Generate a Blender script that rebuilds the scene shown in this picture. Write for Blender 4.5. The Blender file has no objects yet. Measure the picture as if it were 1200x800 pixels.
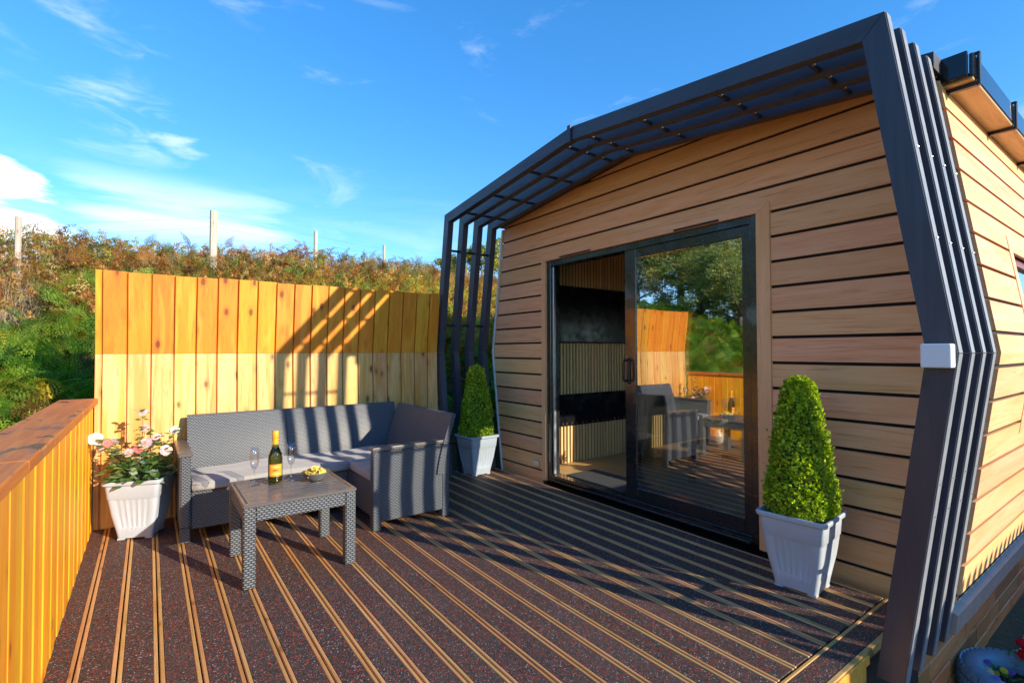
import bpy, bmesh, math, random
import numpy as np
from mathutils import Vector, Matrix, Quaternion
random.seed(7); RNG = np.random.default_rng(7)
SC = bpy.context.scene
COL = SC.collection
R = math.radians

# ------------------------------------------------------------------ camera
CAM_Z = 1.28
f_px, yaw, pitch, roll = 584.28, 0.6285, 0.01895, -0.0028
cam = bpy.data.cameras.new('camera'); cam_o = bpy.data.objects.new('camera', cam); COL.objects.link(cam_o)
cam.sensor_width = 36; cam.lens = f_px*36/1200; cam.clip_start = 0.05; cam.clip_end = 3000
F = Vector((-math.cos(yaw)*math.cos(pitch), math.sin(yaw)*math.cos(pitch), math.sin(pitch)))
RT = Vector((math.sin(yaw), math.cos(yaw), 0)); UP = RT.cross(F)
R2 = RT*math.cos(roll)+UP*math.sin(roll); U2 = -RT*math.sin(roll)+UP*math.cos(roll)
M = Matrix((R2, U2, -F)).transposed().to_4x4(); M.translation = (0, 0, CAM_Z)
cam_o.matrix_world = M
SC.camera = cam_o

# ------------------------------------------------------------------ light
SUN_AZ, SUN_EL = R(21.7), R(18.4)          # azimuth from +X towards +Y
to_sun = Vector((math.cos(SUN_AZ)*math.cos(SUN_EL), math.sin(SUN_AZ)*math.cos(SUN_EL), math.sin(SUN_EL)))
sl = bpy.data.lights.new('sun', 'SUN'); so = bpy.data.objects.new('sun', sl); COL.objects.link(so)
sl.energy = 2.15; sl.angle = R(0.53); sl.color = (1.0, 0.88, 0.70)
so.rotation_euler = to_sun.to_track_quat('Z', 'Y').to_euler(); so.location = (20, 8, 12)

W = bpy.data.worlds.new('World'); SC.world = W; W.use_nodes = True
nt = W.node_tree; nt.nodes.clear(); N = nt.nodes; L = nt.links
out = N.new('ShaderNodeOutputWorld'); bg = N.new('ShaderNodeBackground')
sky = N.new('ShaderNodeTexSky'); sky.sky_type = 'NISHITA'; sky.sun_disc = False
sky.sun_elevation = SUN_EL; sky.sun_rotation = math.pi/2 - SUN_AZ
sky.air_density = 0.85; sky.dust_density = 0.0; sky.ozone_density = 3.0; sky.altitude = 900
SKY_STRENGTH = 0.15
bg.inputs['Strength'].default_value = SKY_STRENGTH
tc = N.new('ShaderNodeTexCoord')
sep = N.new('ShaderNodeSeparateXYZ'); L.new(tc.outputs['Generated'], sep.inputs[0])
def wmath(op, a, b=None, clamp=False):
    n = N.new('ShaderNodeMath'); n.operation = op; n.use_clamp = clamp
    for i, v in enumerate((a, b)):
        if v is None: continue
        if isinstance(v, (int, float)): n.inputs[i].default_value = v
        else: L.new(v, n.inputs[i])
    return n.outputs[0]
def cloud_layer(loc, rot, scale, detail, lo, hi, dist):
    mp = N.new('ShaderNodeMapping'); mp.vector_type = 'TEXTURE' if False else 'POINT'; L.new(tc.outputs['Generated'], mp.inputs[0])
    mp.inputs['Location'].default_value = loc; mp.inputs['Rotation'].default_value = rot; mp.inputs['Scale'].default_value = scale
    no = N.new('ShaderNodeTexNoise'); L.new(mp.outputs[0], no.inputs['Vector'])
    no.inputs['Scale'].default_value = 1.0; no.inputs['Detail'].default_value = detail; no.inputs['Roughness'].default_value = 0.62; no.inputs['Distortion'].default_value = dist
    mr = N.new('ShaderNodeMapRange'); mr.interpolation_type = 'SMOOTHSTEP'; L.new(no.outputs[0], mr.inputs[0])
    mr.inputs[1].default_value = lo; mr.inputs[2].default_value = hi
    return mr.outputs[0]
wisps = cloud_layer((3.1, 0.7, 0.4), (0.10, 0.05, 0), (4.2, 4.2, 15), 8, 0.56, 0.80, 0.6)
band = cloud_layer((7.3, 2.2, 1.1), (0.03, 0.06, 0), (2.6, 2.6, 17), 8, 0.40, 0.68, 0.4)
puff = cloud_layer((1.3, 4.0, 2.0), (0, 0, 0), (5.5, 5.5, 9), 7, 0.36, 0.50, 0.2)
def bump_mask(d, inner, outer):
    v = Vector(d).normalized()
    n = N.new('ShaderNodeVectorMath'); n.operation = 'DOT_PRODUCT'; L.new(tc.outputs['Generated'], n.inputs[0]); n.inputs[1].default_value = v
    mr = N.new('ShaderNodeMapRange'); mr.interpolation_type = 'SMOOTHSTEP'; L.new(n.outputs['Value'], mr.inputs[0])
    mr.inputs[1].default_value = math.cos(R(outer)); mr.inputs[2].default_value = math.cos(R(inner))
    return mr.outputs[0]
def cray(px, py): return F + R2*((px-600)/f_px) - U2*((py-400)/f_px)
low = N.new('ShaderNodeMapRange'); L.new(sep.outputs['Z'], low.inputs[0]); low.interpolation_type = 'SMOOTHSTEP'
low.inputs[1].default_value = 0.36; low.inputs[2].default_value = 0.16
def noise_raw(loc, scale, detail, dist):
    mp = N.new('ShaderNodeMapping'); L.new(tc.outputs['Generated'], mp.inputs[0]); mp.inputs['Location'].default_value = loc; mp.inputs['Scale'].default_value = scale
    no = N.new('ShaderNodeTexNoise'); L.new(mp.outputs[0], no.inputs['Vector']); no.inputs['Scale'].default_value = 1.0; no.inputs['Detail'].default_value = detail
    no.inputs['Roughness'].default_value = 0.6; no.inputs['Distortion'].default_value = dist; return no.outputs[0]
def zwin(y0, y1, soft):
    za = cray(250, y1).normalized().z; zb = cray(250, y0).normalized().z
    a_ = N.new('ShaderNodeMapRange'); a_.interpolation_type = 'SMOOTHSTEP'; L.new(sep.outputs['Z'], a_.inputs[0]); a_.inputs[1].default_value = za-soft; a_.inputs[2].default_value = za+soft
    b_ = N.new('ShaderNodeMapRange'); b_.interpolation_type = 'SMOOTHSTEP'; L.new(sep.outputs['Z'], b_.inputs[0]); b_.inputs[1].default_value = zb+soft; b_.inputs[2].default_value = zb-soft
    return wmath('MULTIPLY', a_.outputs[0], b_.outputs[0])
def local_cloud(px, py, inner, outer, loc, scale, lo, hi, weight, dist=0.4):
    v = wmath('ADD', wmath('MULTIPLY', bump_mask(cray(px, py), inner, outer), weight), noise_raw(loc, scale, 8, dist))
    mr = N.new('ShaderNodeMapRange'); mr.interpolation_type = 'SMOOTHSTEP'; L.new(v, mr.inputs[0]); mr.inputs[1].default_value = lo; mr.inputs[2].default_value = hi
    return mr.outputs[0]
m1 = wmath('MULTIPLY', band, wmath('MULTIPLY', low.outputs[0], 0.16))
m2 = wmath('MULTIPLY', wisps, 0.24)
m3 = local_cloud(0, 275, 1, 9, (1.3, 4.0, 2.0), (6, 6, 13), 0.92, 1.06, 0.60)
m4 = wmath('MULTIPLY', local_cloud(225, 250, 1, 13, (5.2, 1.4, 0.3), (3, 3, 30), 0.72, 1.12, 0.50), wmath('MULTIPLY', zwin(226, 285, 0.03), 0.50))
m5 = wmath('MULTIPLY', local_cloud(145, 160, 1, 9, (2.2, 6.4, 3.3), (6, 6, 26), 0.80, 1.10, 0.40, 0.8), wmath('MULTIPLY', zwin(125, 195, 0.04), 0.45))
m6 = wmath('MULTIPLY', local_cloud(130, -5, 1, 9, (8.2, 0.4, 1.3), (4, 4, 16), 0.80, 1.10, 0.40, 0.6), 0.35)
mm = m1
for q in (m2, m3, m4, m5, m6): mm = wmath('MAXIMUM', mm, q, True)
mix = N.new('ShaderNodeMix'); mix.data_type = 'RGBA'; L.new(mm, mix.inputs['Factor'])
hs = N.new('ShaderNodeHueSaturation'); hs.inputs['Saturation'].default_value = 1.42; hs.inputs['Value'].default_value = 0.84; hs.inputs['Hue'].default_value = 0.504
gm = N.new('ShaderNodeGamma'); gm.inputs['Gamma'].default_value = 0.76; L.new(sky.outputs[0], gm.inputs['Color']); L.new(gm.outputs[0], hs.inputs['Color'])
L.new(hs.outputs[0], mix.inputs['A']); mix.inputs['B'].default_value = (2.9, 2.95, 3.0, 1)
L.new(mix.outputs['Result'], bg.inputs['Color']); L.new(bg.outputs[0], out.inputs[0])

SC.view_settings.view_transform = 'Standard'; SC.view_settings.look = 'None'
SC.view_settings.exposure = 1.95; SC.view_settings.gamma = 1.0
SC.render.engine = 'CYCLES'
SC.cycles.max_bounces = 10; SC.cycles.transparent_max_bounces = 24; SC.cycles.glossy_bounces = 5; SC.cycles.transmission_bounces = 10

# ------------------------------------------------------------------ materials
MATS = {}
def newmat(name):
    m = bpy.data.materials.new(name); m.use_nodes = True; t = m.node_tree
    b = t.nodes['Principled BSDF']; MATS[name] = m
    return m, t, b
def nmath(t, op, a, b=None, c=None, clamp=False):
    n = t.nodes.new('ShaderNodeMath'); n.operation = op; n.use_clamp = clamp
    for i, v in enumerate((a, b, c)):
        if v is None: continue
        if isinstance(v, (int, float)): n.inputs[i].default_value = v
        else: t.links.new(v, n.inputs[i])
    return n.outputs[0]
def nmix(t, fac, a, b, mode='MIX'):
    n = t.nodes.new('ShaderNodeMix'); n.data_type = 'RGBA'; n.blend_type = mode
    for k, v in (('Factor', fac), ('A', a), ('B', b)):
        if isinstance(v, (int, float)): n.inputs[k].default_value = v
        elif isinstance(v, tuple): n.inputs[k].default_value = v if len(v) == 4 else (*v, 1)
        else: t.links.new(v, n.inputs[k])
    return n.outputs['Result']
def nramp(t, v, lo, hi, a=0.0, b=1.0, smooth=True):
    n = t.nodes.new('ShaderNodeMapRange'); n.interpolation_type = 'SMOOTHSTEP' if smooth else 'LINEAR'
    t.links.new(v, n.inputs[0]); n.inputs[1].default_value = lo; n.inputs[2].default_value = hi
    n.inputs[3].default_value = a; n.inputs[4].default_value = b
    return n.outputs[0]
def ncoord(t, rand=True):
    tc = t.nodes.new('ShaderNodeTexCoord')
    if not rand: return tc.outputs['Object']
    oi = t.nodes.new('ShaderNodeObjectInfo'); add = t.nodes.new('ShaderNodeVectorMath'); add.operation = 'ADD'
    cb = t.nodes.new('ShaderNodeCombineXYZ')
    for i, k in enumerate((37.0, 91.0, 53.0)): t.links.new(nmath(t, 'MULTIPLY', oi.outputs['Random'], k), cb.inputs[i])
    t.links.new(tc.outputs['Object'], add.inputs[0]); t.links.new(cb.outputs[0], add.inputs[1])
    return add.outputs[0]
def nnoise(t, vec, scale, detail=4, rough=0.55, dist=0.0, mapscale=None):
    if mapscale:
        mp = t.nodes.new('ShaderNodeMapping'); mp.inputs['Scale'].default_value = mapscale; t.links.new(vec, mp.inputs[0]); vec = mp.outputs[0]
    n = t.nodes.new('ShaderNodeTexNoise'); t.links.new(vec, n.inputs['Vector'])
    n.inputs['Scale'].default_value = scale; n.inputs['Detail'].default_value = detail; n.inputs['Roughness'].default_value = rough; n.inputs['Distortion'].default_value = dist
    return n.outputs[0]
def nbump(t, b, h, strength=0.3, dist=0.01):
    n = t.nodes.new('ShaderNodeBump'); n.inputs['Strength'].default_value = strength; n.inputs['Distance'].default_value = dist
    t.links.new(h, n.inputs['Height']); t.links.new(n.outputs[0], b.inputs['Normal'])
def axscale(axis, along, across):
    return tuple(along if 'XYZ'.index(axis) == i else across for i in range(3))

def plain(name, col, rough=0.5, metal=0.0, spec=0.5, var=0.06, bump=0.0, scale=30, coat=0.0):
    m, t, b = newmat(name)
    v = ncoord(t)
    n = nnoise(t, v, scale, 4)
    c = nmix(t, n, tuple(x*(1-var*2) for x in col), tuple(min(1, x*(1+var*2)) for x in col))
    t.links.new(c, b.inputs['Base Color']); b.inputs['Metallic'].default_value = metal
    n2 = nnoise(t, v, scale*0.3, 3)
    t.links.new(nramp(t, n2, 0.3, 0.7, max(0, rough-0.07), min(1, rough+0.07)), b.inputs['Roughness'])
    b.inputs['Specular IOR Level'].default_value = spec; b.inputs['Coat Weight'].default_value = coat
    if bump: nbump(t, b, nnoise(t, v, scale*4, 3), bump, 0.003)
    return m

def wood(name, c1, c2, dark, axis='X', rough=0.55, knots=0.0, grain=1.0, objvar=0.18, stretch=14, spec=0.4, bump=0.12, coat=0.0, streak=None):
    m, t, b = newmat(name)
    v = ncoord(t)
    big = nnoise(t, v, 1.0, 3, 0.5, 1.2, axscale(axis, 1.1, 9))
    rings = nnoise(t, v, 1.0, 5, 0.6, 1.6*grain, axscale(axis, 20/stretch*1.6, 42))
    fine = nnoise(t, v, 1.0, 3, 0.7, 0.2, axscale(axis, 9, 340))
    c = nmix(t, nramp(t, big, 0.3, 0.7), c1, c2)
    c = nmix(t, nramp(t, rings, 0.50, 0.72, 0, 0.60*grain), c, dark)
    c = nmix(t, nramp(t, fine, 0.50, 0.75, 0, 0.30), c, dark)
    if streak:
        s = nnoise(t, v, 1.0, 2, 0.5, 0.6, axscale(axis, 0.5, 16))
        c = nmix(t, nramp(t, s, 0.50, 0.66, 0, 0.75), c, streak)
    if knots:
        mp = t.nodes.new('ShaderNodeMapping'); mp.inputs['Scale'].default_value = axscale(axis, 4.2, 8.5); t.links.new(v, mp.inputs[0])
        vo = t.nodes.new('ShaderNodeTexVoronoi'); t.links.new(mp.outputs[0], vo.inputs['Vector']); vo.inputs['Scale'].default_value = 1.0
        w = nnoise(t, v, 60, 2)
        d = nmath(t, 'ADD', vo.outputs['Distance'], nmath(t, 'MULTIPLY', w, 0.05))
        k = nramp(t, d, 0.12, 0.185, 1, 0)
        halo = nramp(t, d, 0.13, 0.36, 1, 0)
        c = nmix(t, nmath(t, 'MULTIPLY', halo, 0.40*knots), c, dark)
        c = nmix(t, nmath(t, 'MULTIPLY', k, 0.80*knots), c, tuple(x*0.35 for x in dark))
    oi = t.nodes.new('ShaderNodeObjectInfo')
    hs = t.nodes.new('ShaderNodeHueSaturation'); t.links.new(c, hs.inputs['Color'])
    t.links.new(nramp(t, oi.outputs['Random'], 0, 1, 1-objvar, 1+objvar, False), hs.inputs['Value'])
    rnd2 = nmath(t, 'FRACT', nmath(t, 'MULTIPLY', oi.outputs['Random'], 17.3))
    t.links.new(nramp(t, rnd2, 0, 1, 0.5-0.012, 0.5+0.012, False), hs.inputs['Hue'])
    t.links.new(hs.outputs[0], b.inputs['Base Color'])
    t.links.new(nramp(t, rings, 0.3, 0.7, rough-0.06, rough+0.10), b.inputs['Roughness'])
    b.inputs['Specular IOR Level'].default_value = spec; b.inputs['Coat Weight'].default_value = coat; b.inputs['Coat Roughness'].default_value = 0.25
    nbump(t, b, nmath(t, 'ADD', nmath(t, 'MULTIPLY', rings, 0.6), fine), bump, 0.004)
    return m

OAK_X = wood('oak_cladding_lengthwise', (0.81, 0.392, 0.170), (0.87, 0.468, 0.238), (0.57, 0.232, 0.092), 'X', 0.5, 0, 1.15, 0.08, stretch=22, bump=0.05, spec=0.2)
OAK_Y = wood('oak_cladding_side', (0.81, 0.392, 0.170), (0.87, 0.468, 0.238), (0.57, 0.232, 0.092), 'Y', 0.5, 0, 1.0, 0.07, stretch=22, bump=0.05, spec=0.2)
OAK_Z = wood('oak_trim', (0.81, 0.392, 0.170), (0.87, 0.468, 0.238), (0.57, 0.232, 0.092), 'Z', 0.5, 0, 0.85, 0.07, stretch=22, bump=0.05, spec=0.2)
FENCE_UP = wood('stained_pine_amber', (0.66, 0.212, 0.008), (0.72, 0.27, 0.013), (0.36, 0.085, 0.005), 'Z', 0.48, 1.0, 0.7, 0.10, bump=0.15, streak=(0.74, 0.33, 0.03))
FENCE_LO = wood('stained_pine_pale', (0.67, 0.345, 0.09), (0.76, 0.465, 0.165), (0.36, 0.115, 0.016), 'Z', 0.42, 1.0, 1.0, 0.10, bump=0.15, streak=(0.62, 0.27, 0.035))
RAIL_W = wood('stained_pine_rail', (0.84, 0.33, 0.010), (0.88, 0.40, 0.022), (0.56, 0.17, 0.006), 'Z', 0.5, 0.8, 0.7, 0.14, bump=0.2)
DECK_W = wood('deck_timber', (0.52, 0.265, 0.085), (0.60, 0.35, 0.145), (0.25, 0.10, 0.028), 'X', 0.55, 0.6, 0.9, 0.14, bump=0.25)
DECK_WY = wood('deck_timber_cross', (0.52, 0.265, 0.085), (0.60, 0.35, 0.145), (0.25, 0.10, 0.028), 'Y', 0.55, 0.6, 0.9, 0.14, bump=0.25)
FASCIA_W = wood('deck_fascia_timber', (0.66, 0.29, 0.03), (0.70, 0.36, 0.06), (0.36, 0.13, 0.02), 'Z', 0.5, 0.8, 0.8, 0.14, bump=0.2)
BRICKW_ = wood('skirting_timber', (0.52, 0.17, 0.048), (0.58, 0.235, 0.08), (0.26, 0.07, 0.02), 'Y', 0.55, 0.5, 0.9, 0.30, bump=0.2)
SLAT_W = wood('interior_slat_oak', (0.80, 0.50, 0.20), (0.84, 0.55, 0.25), (0.60, 0.34, 0.12), 'Z', 0.5, 0, 0.8, 0.12)
FLOOR_W = wood('interior_floor_oak', (0.66, 0.39, 0.15), (0.72, 0.45, 0.19), (0.46, 0.23, 0.07), 'X', 0.4, 0, 0.8, 0.08)
POST_W = wood('weathered_post', (0.42, 0.36, 0.29), (0.52, 0.46, 0.38), (0.24, 0.19, 0.14), 'Z', 0.8, 0.4, 0.9, 0.12, bump=0.3)
SOFFIT_W = wood('soffit_timber', (0.47, 0.31, 0.155), (0.54, 0.38, 0.21), (0.28, 0.16, 0.07), 'Y', 0.5, 0.4, 0.8, 0.1)
CANOPY = {a: wood('painted_canopy_timber_' + a.lower(), (0.030, 0.032, 0.050), (0.042, 0.045, 0.066), (0.018, 0.019, 0.028), a, 0.42, 0.5, 0.5, 0.12, spec=0.6, bump=0.18) for a in 'XZ'}
EDGE = plain('pale_grey_edge', (0.19, 0.20, 0.215), 0.5, 0.0, 0.6, 0.15, 0.1, 18)  # lighter grey than the canopy timber
DARK = plain('dark_backing', (0.010, 0.008, 0.007), 0.85, bump=0.1)
ALU = plain('anthracite_aluminium', (0.012, 0.012, 0.014), 0.26, 0.0, 0.9, 0.05, coat=0.4)
BLACK = plain('black_plastic', (0.012, 0.012, 0.013), 0.35)
BLACKGLOSS = plain('black_gloss', (0.006, 0.006, 0.008), 0.22, 0.0, 0.35)
ROD = plain('black_rod', (0.015, 0.015, 0.018), 0.4)
WHITE = plain('white_plastic', (0.72, 0.74, 0.77), 0.35, var=0.02)
STEEL = plain('steel_plate', (0.45, 0.46, 0.48), 0.35, 1.0)
GREYTRIM = plain('grey_skirting_board', (0.36, 0.26, 0.22), 0.6, var=0.12, bump=0.2)
POT = plain('pale_blue_grey_plastic', (0.40, 0.44, 0.495), 0.38, var=0.025, bump=0.05, scale=14)
SOIL = plain('potting_soil', (0.035, 0.024, 0.016), 0.95, var=0.4, bump=0.8, scale=60)
CUSHION_BASE = (0.32, 0.31, 0.295)
INT_WALL = plain('interior_wall_paint', (0.38, 0.33, 0.27), 0.8)
MAT_GREY = plain('grey_mat_pile', (0.075, 0.070, 0.068), 0.95, var=0.35, bump=0.8, scale=70)
ROOF_M = plain('roof_felt', (0.03, 0.03, 0.035), 0.55, bump=0.4, scale=50)
GUTTER = plain('black_gutter', (0.012, 0.012, 0.014), 0.12)
WIRE = plain('galvanised_wire', (0.35, 0.35, 0.35), 0.45, 0.8)
REDFRAME = plain('red_brown_window_frame', (0.20, 0.055, 0.04), 0.4)
CHINA = plain('white_china', (0.78, 0.77, 0.74), 0.2)
TYRE = plain('pale_blue_painted_rubber', (0.20, 0.31, 0.42), 0.55, var=0.12, bump=0.3, scale=25)
BARK = wood('bark', (0.12, 0.09, 0.065), (0.22, 0.19, 0.16), (0.04, 0.03, 0.022), 'Z', 0.9, 0, 1.0, 0.1, bump=0.6)
STEM = plain('green_stem', (0.07, 0.12, 0.03), 0.6)
DEAD = plain('dead_stalk', (0.42, 0.33, 0.21), 0.8, var=0.2)

def handrail_mat():
    m, t, b = newmat('wet_handrail_stain'); v = ncoord(t)
    g = nnoise(t, v, 1, 5, 0.6, 1.0, (2, 34, 34)); c = nmix(t, nramp(t, g, 0.35, 0.7), (0.50, 0.150, 0.030), (0.62, 0.22, 0.045))
    s = nnoise(t, v, 1, 5, 0.55, 1.0, (3.0, 7, 7)); wet = nramp(t, s, 0.56, 0.64)
    c = nmix(t, nmath(t, 'MULTIPLY', wet, 0.75), c, (0.10, 0.045, 0.02))
    s2 = nnoise(t, v, 1, 6, 0.7, 1.2, (5.0, 14, 14)); c = nmix(t, nmath(t, 'MULTIPLY', nramp(t, s2, 0.64, 0.68), 0.7), c, (0.55, 0.36, 0.17))
    t.links.new(c, b.inputs['Base Color'])
    t.links.new(nmath(t, 'SUBTRACT', 0.62, nmath(t, 'MULTIPLY', wet, 0.40)), b.inputs['Roughness'])
    b.inputs['Specular IOR Level'].default_value = 0.25
    nbump(t, b, g, 0.15, 0.004); return m
HANDRAIL = handrail_mat()

def rubber_mat():
    m, t, b = newmat('rubber_crumb'); v = ncoord(t)
    vo = t.nodes.new('ShaderNodeTexVoronoi'); t.links.new(v, vo.inputs['Vector']); vo.inputs['Scale'].default_value = 215
    sx = t.nodes.new('ShaderNodeSeparateColor'); t.links.new(vo.outputs['Color'], sx.inputs[0])
    base = nmix(t, sx.outputs[1], (0.022, 0.019, 0.016), (0.072, 0.062, 0.054))
    red = nramp(t, sx.outputs[0], 0.80, 0.81); c = nmix(t, red, base, nmix(t, sx.outputs[1], (0.16, 0.028, 0.016), (0.34, 0.062, 0.030)))
    grey = nramp(t, sx.outputs[2], 0.955, 0.965); c = nmix(t, grey, c, nmix(t, sx.outputs[0], (0.17, 0.16, 0.17), (0.40, 0.37, 0.36)))
    d = nnoise(t, v, 1.4, 4); c = nmix(t, nramp(t, d, 0.45, 0.75, 0, 0.18), c, (0.14, 0.10, 0.09))
    t.links.new(c, b.inputs['Base Color']); b.inputs['Roughness'].default_value = 0.7; b.inputs['Specular IOR Level'].default_value = 0.4
    nbump(t, b, vo.outputs['Distance'], 0.5, 0.004); return m
RUBBER = rubber_mat()

def wicker_mat(name, col, hi, bw=0.0225, bh=0.0108):
    m, t, b = newmat(name)
    uv = t.nodes.new('ShaderNodeUVMap')
    sp = t.nodes.new('ShaderNodeSeparateXYZ'); t.links.new(uv.outputs[0], sp.inputs[0])
    vv = nmath(t, 'DIVIDE', sp.outputs[1], bh); row = nmath(t, 'FLOOR', vv)
    uu = nmath(t, 'ADD', nmath(t, 'DIVIDE', sp.outputs[0], bw), nmath(t, 'MULTIPLY', nmath(t, 'MODULO', row, 2.0), 0.5))
    su = nmath(t, 'ABSOLUTE', nmath(t, 'SINE', nmath(t, 'MULTIPLY', uu, math.pi))); sv = nmath(t, 'ABSOLUTE', nmath(t, 'SINE', nmath(t, 'MULTIPLY', vv, math.pi)))
    h = nramp(t, nmath(t, 'MULTIPLY', nmath(t, 'POWER', su, 0.7), sv), 0.10, 0.75)
    n = nnoise(t, ncoord(t), 40, 3)
    c = nmix(t, h, tuple(x*0.28 for x in col), nmix(t, n, col, hi))
    t.links.new(c, b.inputs['Base Color']); b.inputs['Roughness'].default_value = 0.38; b.inputs['Specular IOR Level'].default_value = 0.6
    nbump(t, b, h, 0.9, 0.006); return m
WICKER = wicker_mat('moulded_rattan', (0.120, 0.135, 0.155), (0.17, 0.19, 0.215))
WICKER_T = wicker_mat('moulded_rattan_table', (0.125, 0.14, 0.16), (0.19, 0.21, 0.235), 0.0255, 0.0125)
SLAT_GREY = wood('grey_wood_effect_plastic', (0.085, 0.075, 0.072), (0.11, 0.10, 0.095), (0.05, 0.04, 0.038), 'Y', 0.24, 0, 0.8, 0.1, spec=0.8, bump=0.06)

def cushion_mat():
    m, t, b = newmat('cushion_fabric'); v = ncoord(t)
    w = nnoise(t, v, 700, 2); n = nnoise(t, v, 9, 4)
    c = nmix(t, n, tuple(x*0.9 for x in CUSHION_BASE), tuple(x*1.1 for x in CUSHION_BASE)); c = nmix(t, nmath(t, 'MULTIPLY', w, 0.35), c, (0.2, 0.19, 0.2))
    t.links.new(c, b.inputs['Base Color']); b.inputs['Roughness'].default_value = 0.95; b.inputs['Sheen Weight'].default_value = 0.2
    nbump(t, b, nmath(t, 'ADD', nmath(t, 'MULTIPLY', w, 0.08), n), 0.5, 0.02); return m
CUSHION = cushion_mat()

def pane_mat(name, extra, tint=(0.92, 0.95, 0.95), gain=2.2, rough=0.0):
    m = bpy.data.materials.new(name); m.use_nodes = True; t = m.node_tree; t.nodes.clear()
    o = t.nodes.new('ShaderNodeOutputMaterial'); tr = t.nodes.new('ShaderNodeBsdfTransparent'); gl = t.nodes.new('ShaderNodeBsdfGlossy')
    gl.inputs['Roughness'].default_value = rough; tr.inputs['Color'].default_value = (*tint, 1)
    fr = t.nodes.new('ShaderNodeFresnel'); fr.inputs['IOR'].default_value = 1.52
    mx = t.nodes.new('ShaderNodeMixShader')
    geo = t.nodes.new('ShaderNodeNewGeometry')
    fac = nmath(t, 'MULTIPLY', nmath(t, 'ADD', nmath(t, 'MULTIPLY', fr.outputs[0], gain), extra, clamp=True), nmath(t, 'SUBTRACT', 1.0, geo.outputs['Backfacing']))
    n = nnoise(t, ncoord(t, False), 1.6, 2); bp = t.nodes.new('ShaderNodeBump'); bp.inputs['Strength'].default_value = 0.03; bp.inputs['Distance'].default_value = 0.02
    t.links.new(n, bp.inputs['Height']); t.links.new(bp.outputs[0], gl.inputs['Normal'])
    t.links.new(fac, mx.inputs[0]); t.links.new(tr.outputs[0], mx.inputs[1]); t.links.new(gl.outputs[0], mx.inputs[2]); t.links.new(mx.outputs[0], o.inputs[0])
    return m
PANE = pane_mat('solar_coated_glass', 0.36)
PANE_CLEAR = pane_mat('clear_window_glass', 0.02)

def glassy(name, col, rough=0.02, ior=1.45):
    m, t, b = newmat(name); b.inputs['Base Color'].default_value = (*col, 1); b.inputs['Transmission Weight'].default_value = 1.0
    b.inputs['Roughness'].default_value = rough; b.inputs['IOR'].default_value = ior; return m
BOTTLE_G = glassy('dark_green_glass', (0.16, 0.18, 0.035))
CRYSTAL = pane_mat('flute_glass', 0.08, (0.96, 0.97, 0.98), 2.0, 0.07)
PROSECCO_LABEL = plain('orange_label_paper', (0.85, 0.30, 0.02), 0.5, var=0.03)
FOIL = plain('orange_foil', (0.88, 0.36, 0.015), 0.32, 0.0, 0.6, 0.08, 0.4, 60)
LABEL_EDGE = plain('label_print_cream', (0.80, 0.62, 0.30), 0.5)
BOWL = plain('grey_stoneware', (0.12, 0.125, 0.13), 0.35)
CRISP = plain('fried_crisp', (0.82, 0.50, 0.09), 0.6, var=0.25, bump=0.3, scale=50)

def leafmat(name, trans=0.45, rough=0.5, sat=1.0, spec=0.4):
    m, t, b = newmat(name)
    at = t.nodes.new('ShaderNodeAttribute'); at.attribute_name = 'tint'
    t.links.new(at.outputs['Color'], b.inputs['Base Color']); b.inputs['Roughness'].default_value = rough; b.inputs['Specular IOR Level'].default_value = spec
    o = t.nodes['Material Output']; tl = t.nodes.new('ShaderNodeBsdfTranslucent'); ms = t.nodes.new('ShaderNodeMixShader')
    hs = t.nodes.new('ShaderNodeHueSaturation'); hs.inputs['Value'].default_value = 1.3; hs.inputs['Saturation'].default_value = 1.1
    t.links.new(at.outputs['Color'], hs.inputs['Color']); t.links.new(hs.outputs[0], tl.inputs['Color'])
    ms.inputs[0].default_value = trans; t.links.new(b.outputs[0], ms.inputs[1]); t.links.new(tl.outputs[0], ms.inputs[2]); t.links.new(ms.outputs[0], o.inputs[0])
    return m
LEAF = leafmat('leaf'); FERN = leafmat('bracken_frond', 0.52, 0.55); PETAL = leafmat('petal', 0.35, 0.6, spec=0.2); BOX = leafmat('box_leaf', 0.35, 0.38, spec=0.5)

def ground_mat():
    m, t, b = newmat('ground_soil_grass'); v = ncoord(t, False)
    n = nnoise(t, v, 2.0, 6, 0.6); n2 = nnoise(t, v, 25, 4)
    c = nmix(t, nramp(t, n, 0.35, 0.65), (0.10, 0.075, 0.04), (0.085, 0.09, 0.03)); c = nmix(t, n2, c, (0.16, 0.12, 0.07))
    t.links.new(c, b.inputs['Base Color']); b.inputs['Roughness'].default_value = 0.95
    nbump(t, b, n2, 0.8, 0.05); return m
GROUND = ground_mat()
GRAVEL = plain('grey_gravel', (0.60, 0.55, 0.53), 0.85, var=0.3, scale=20)

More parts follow.
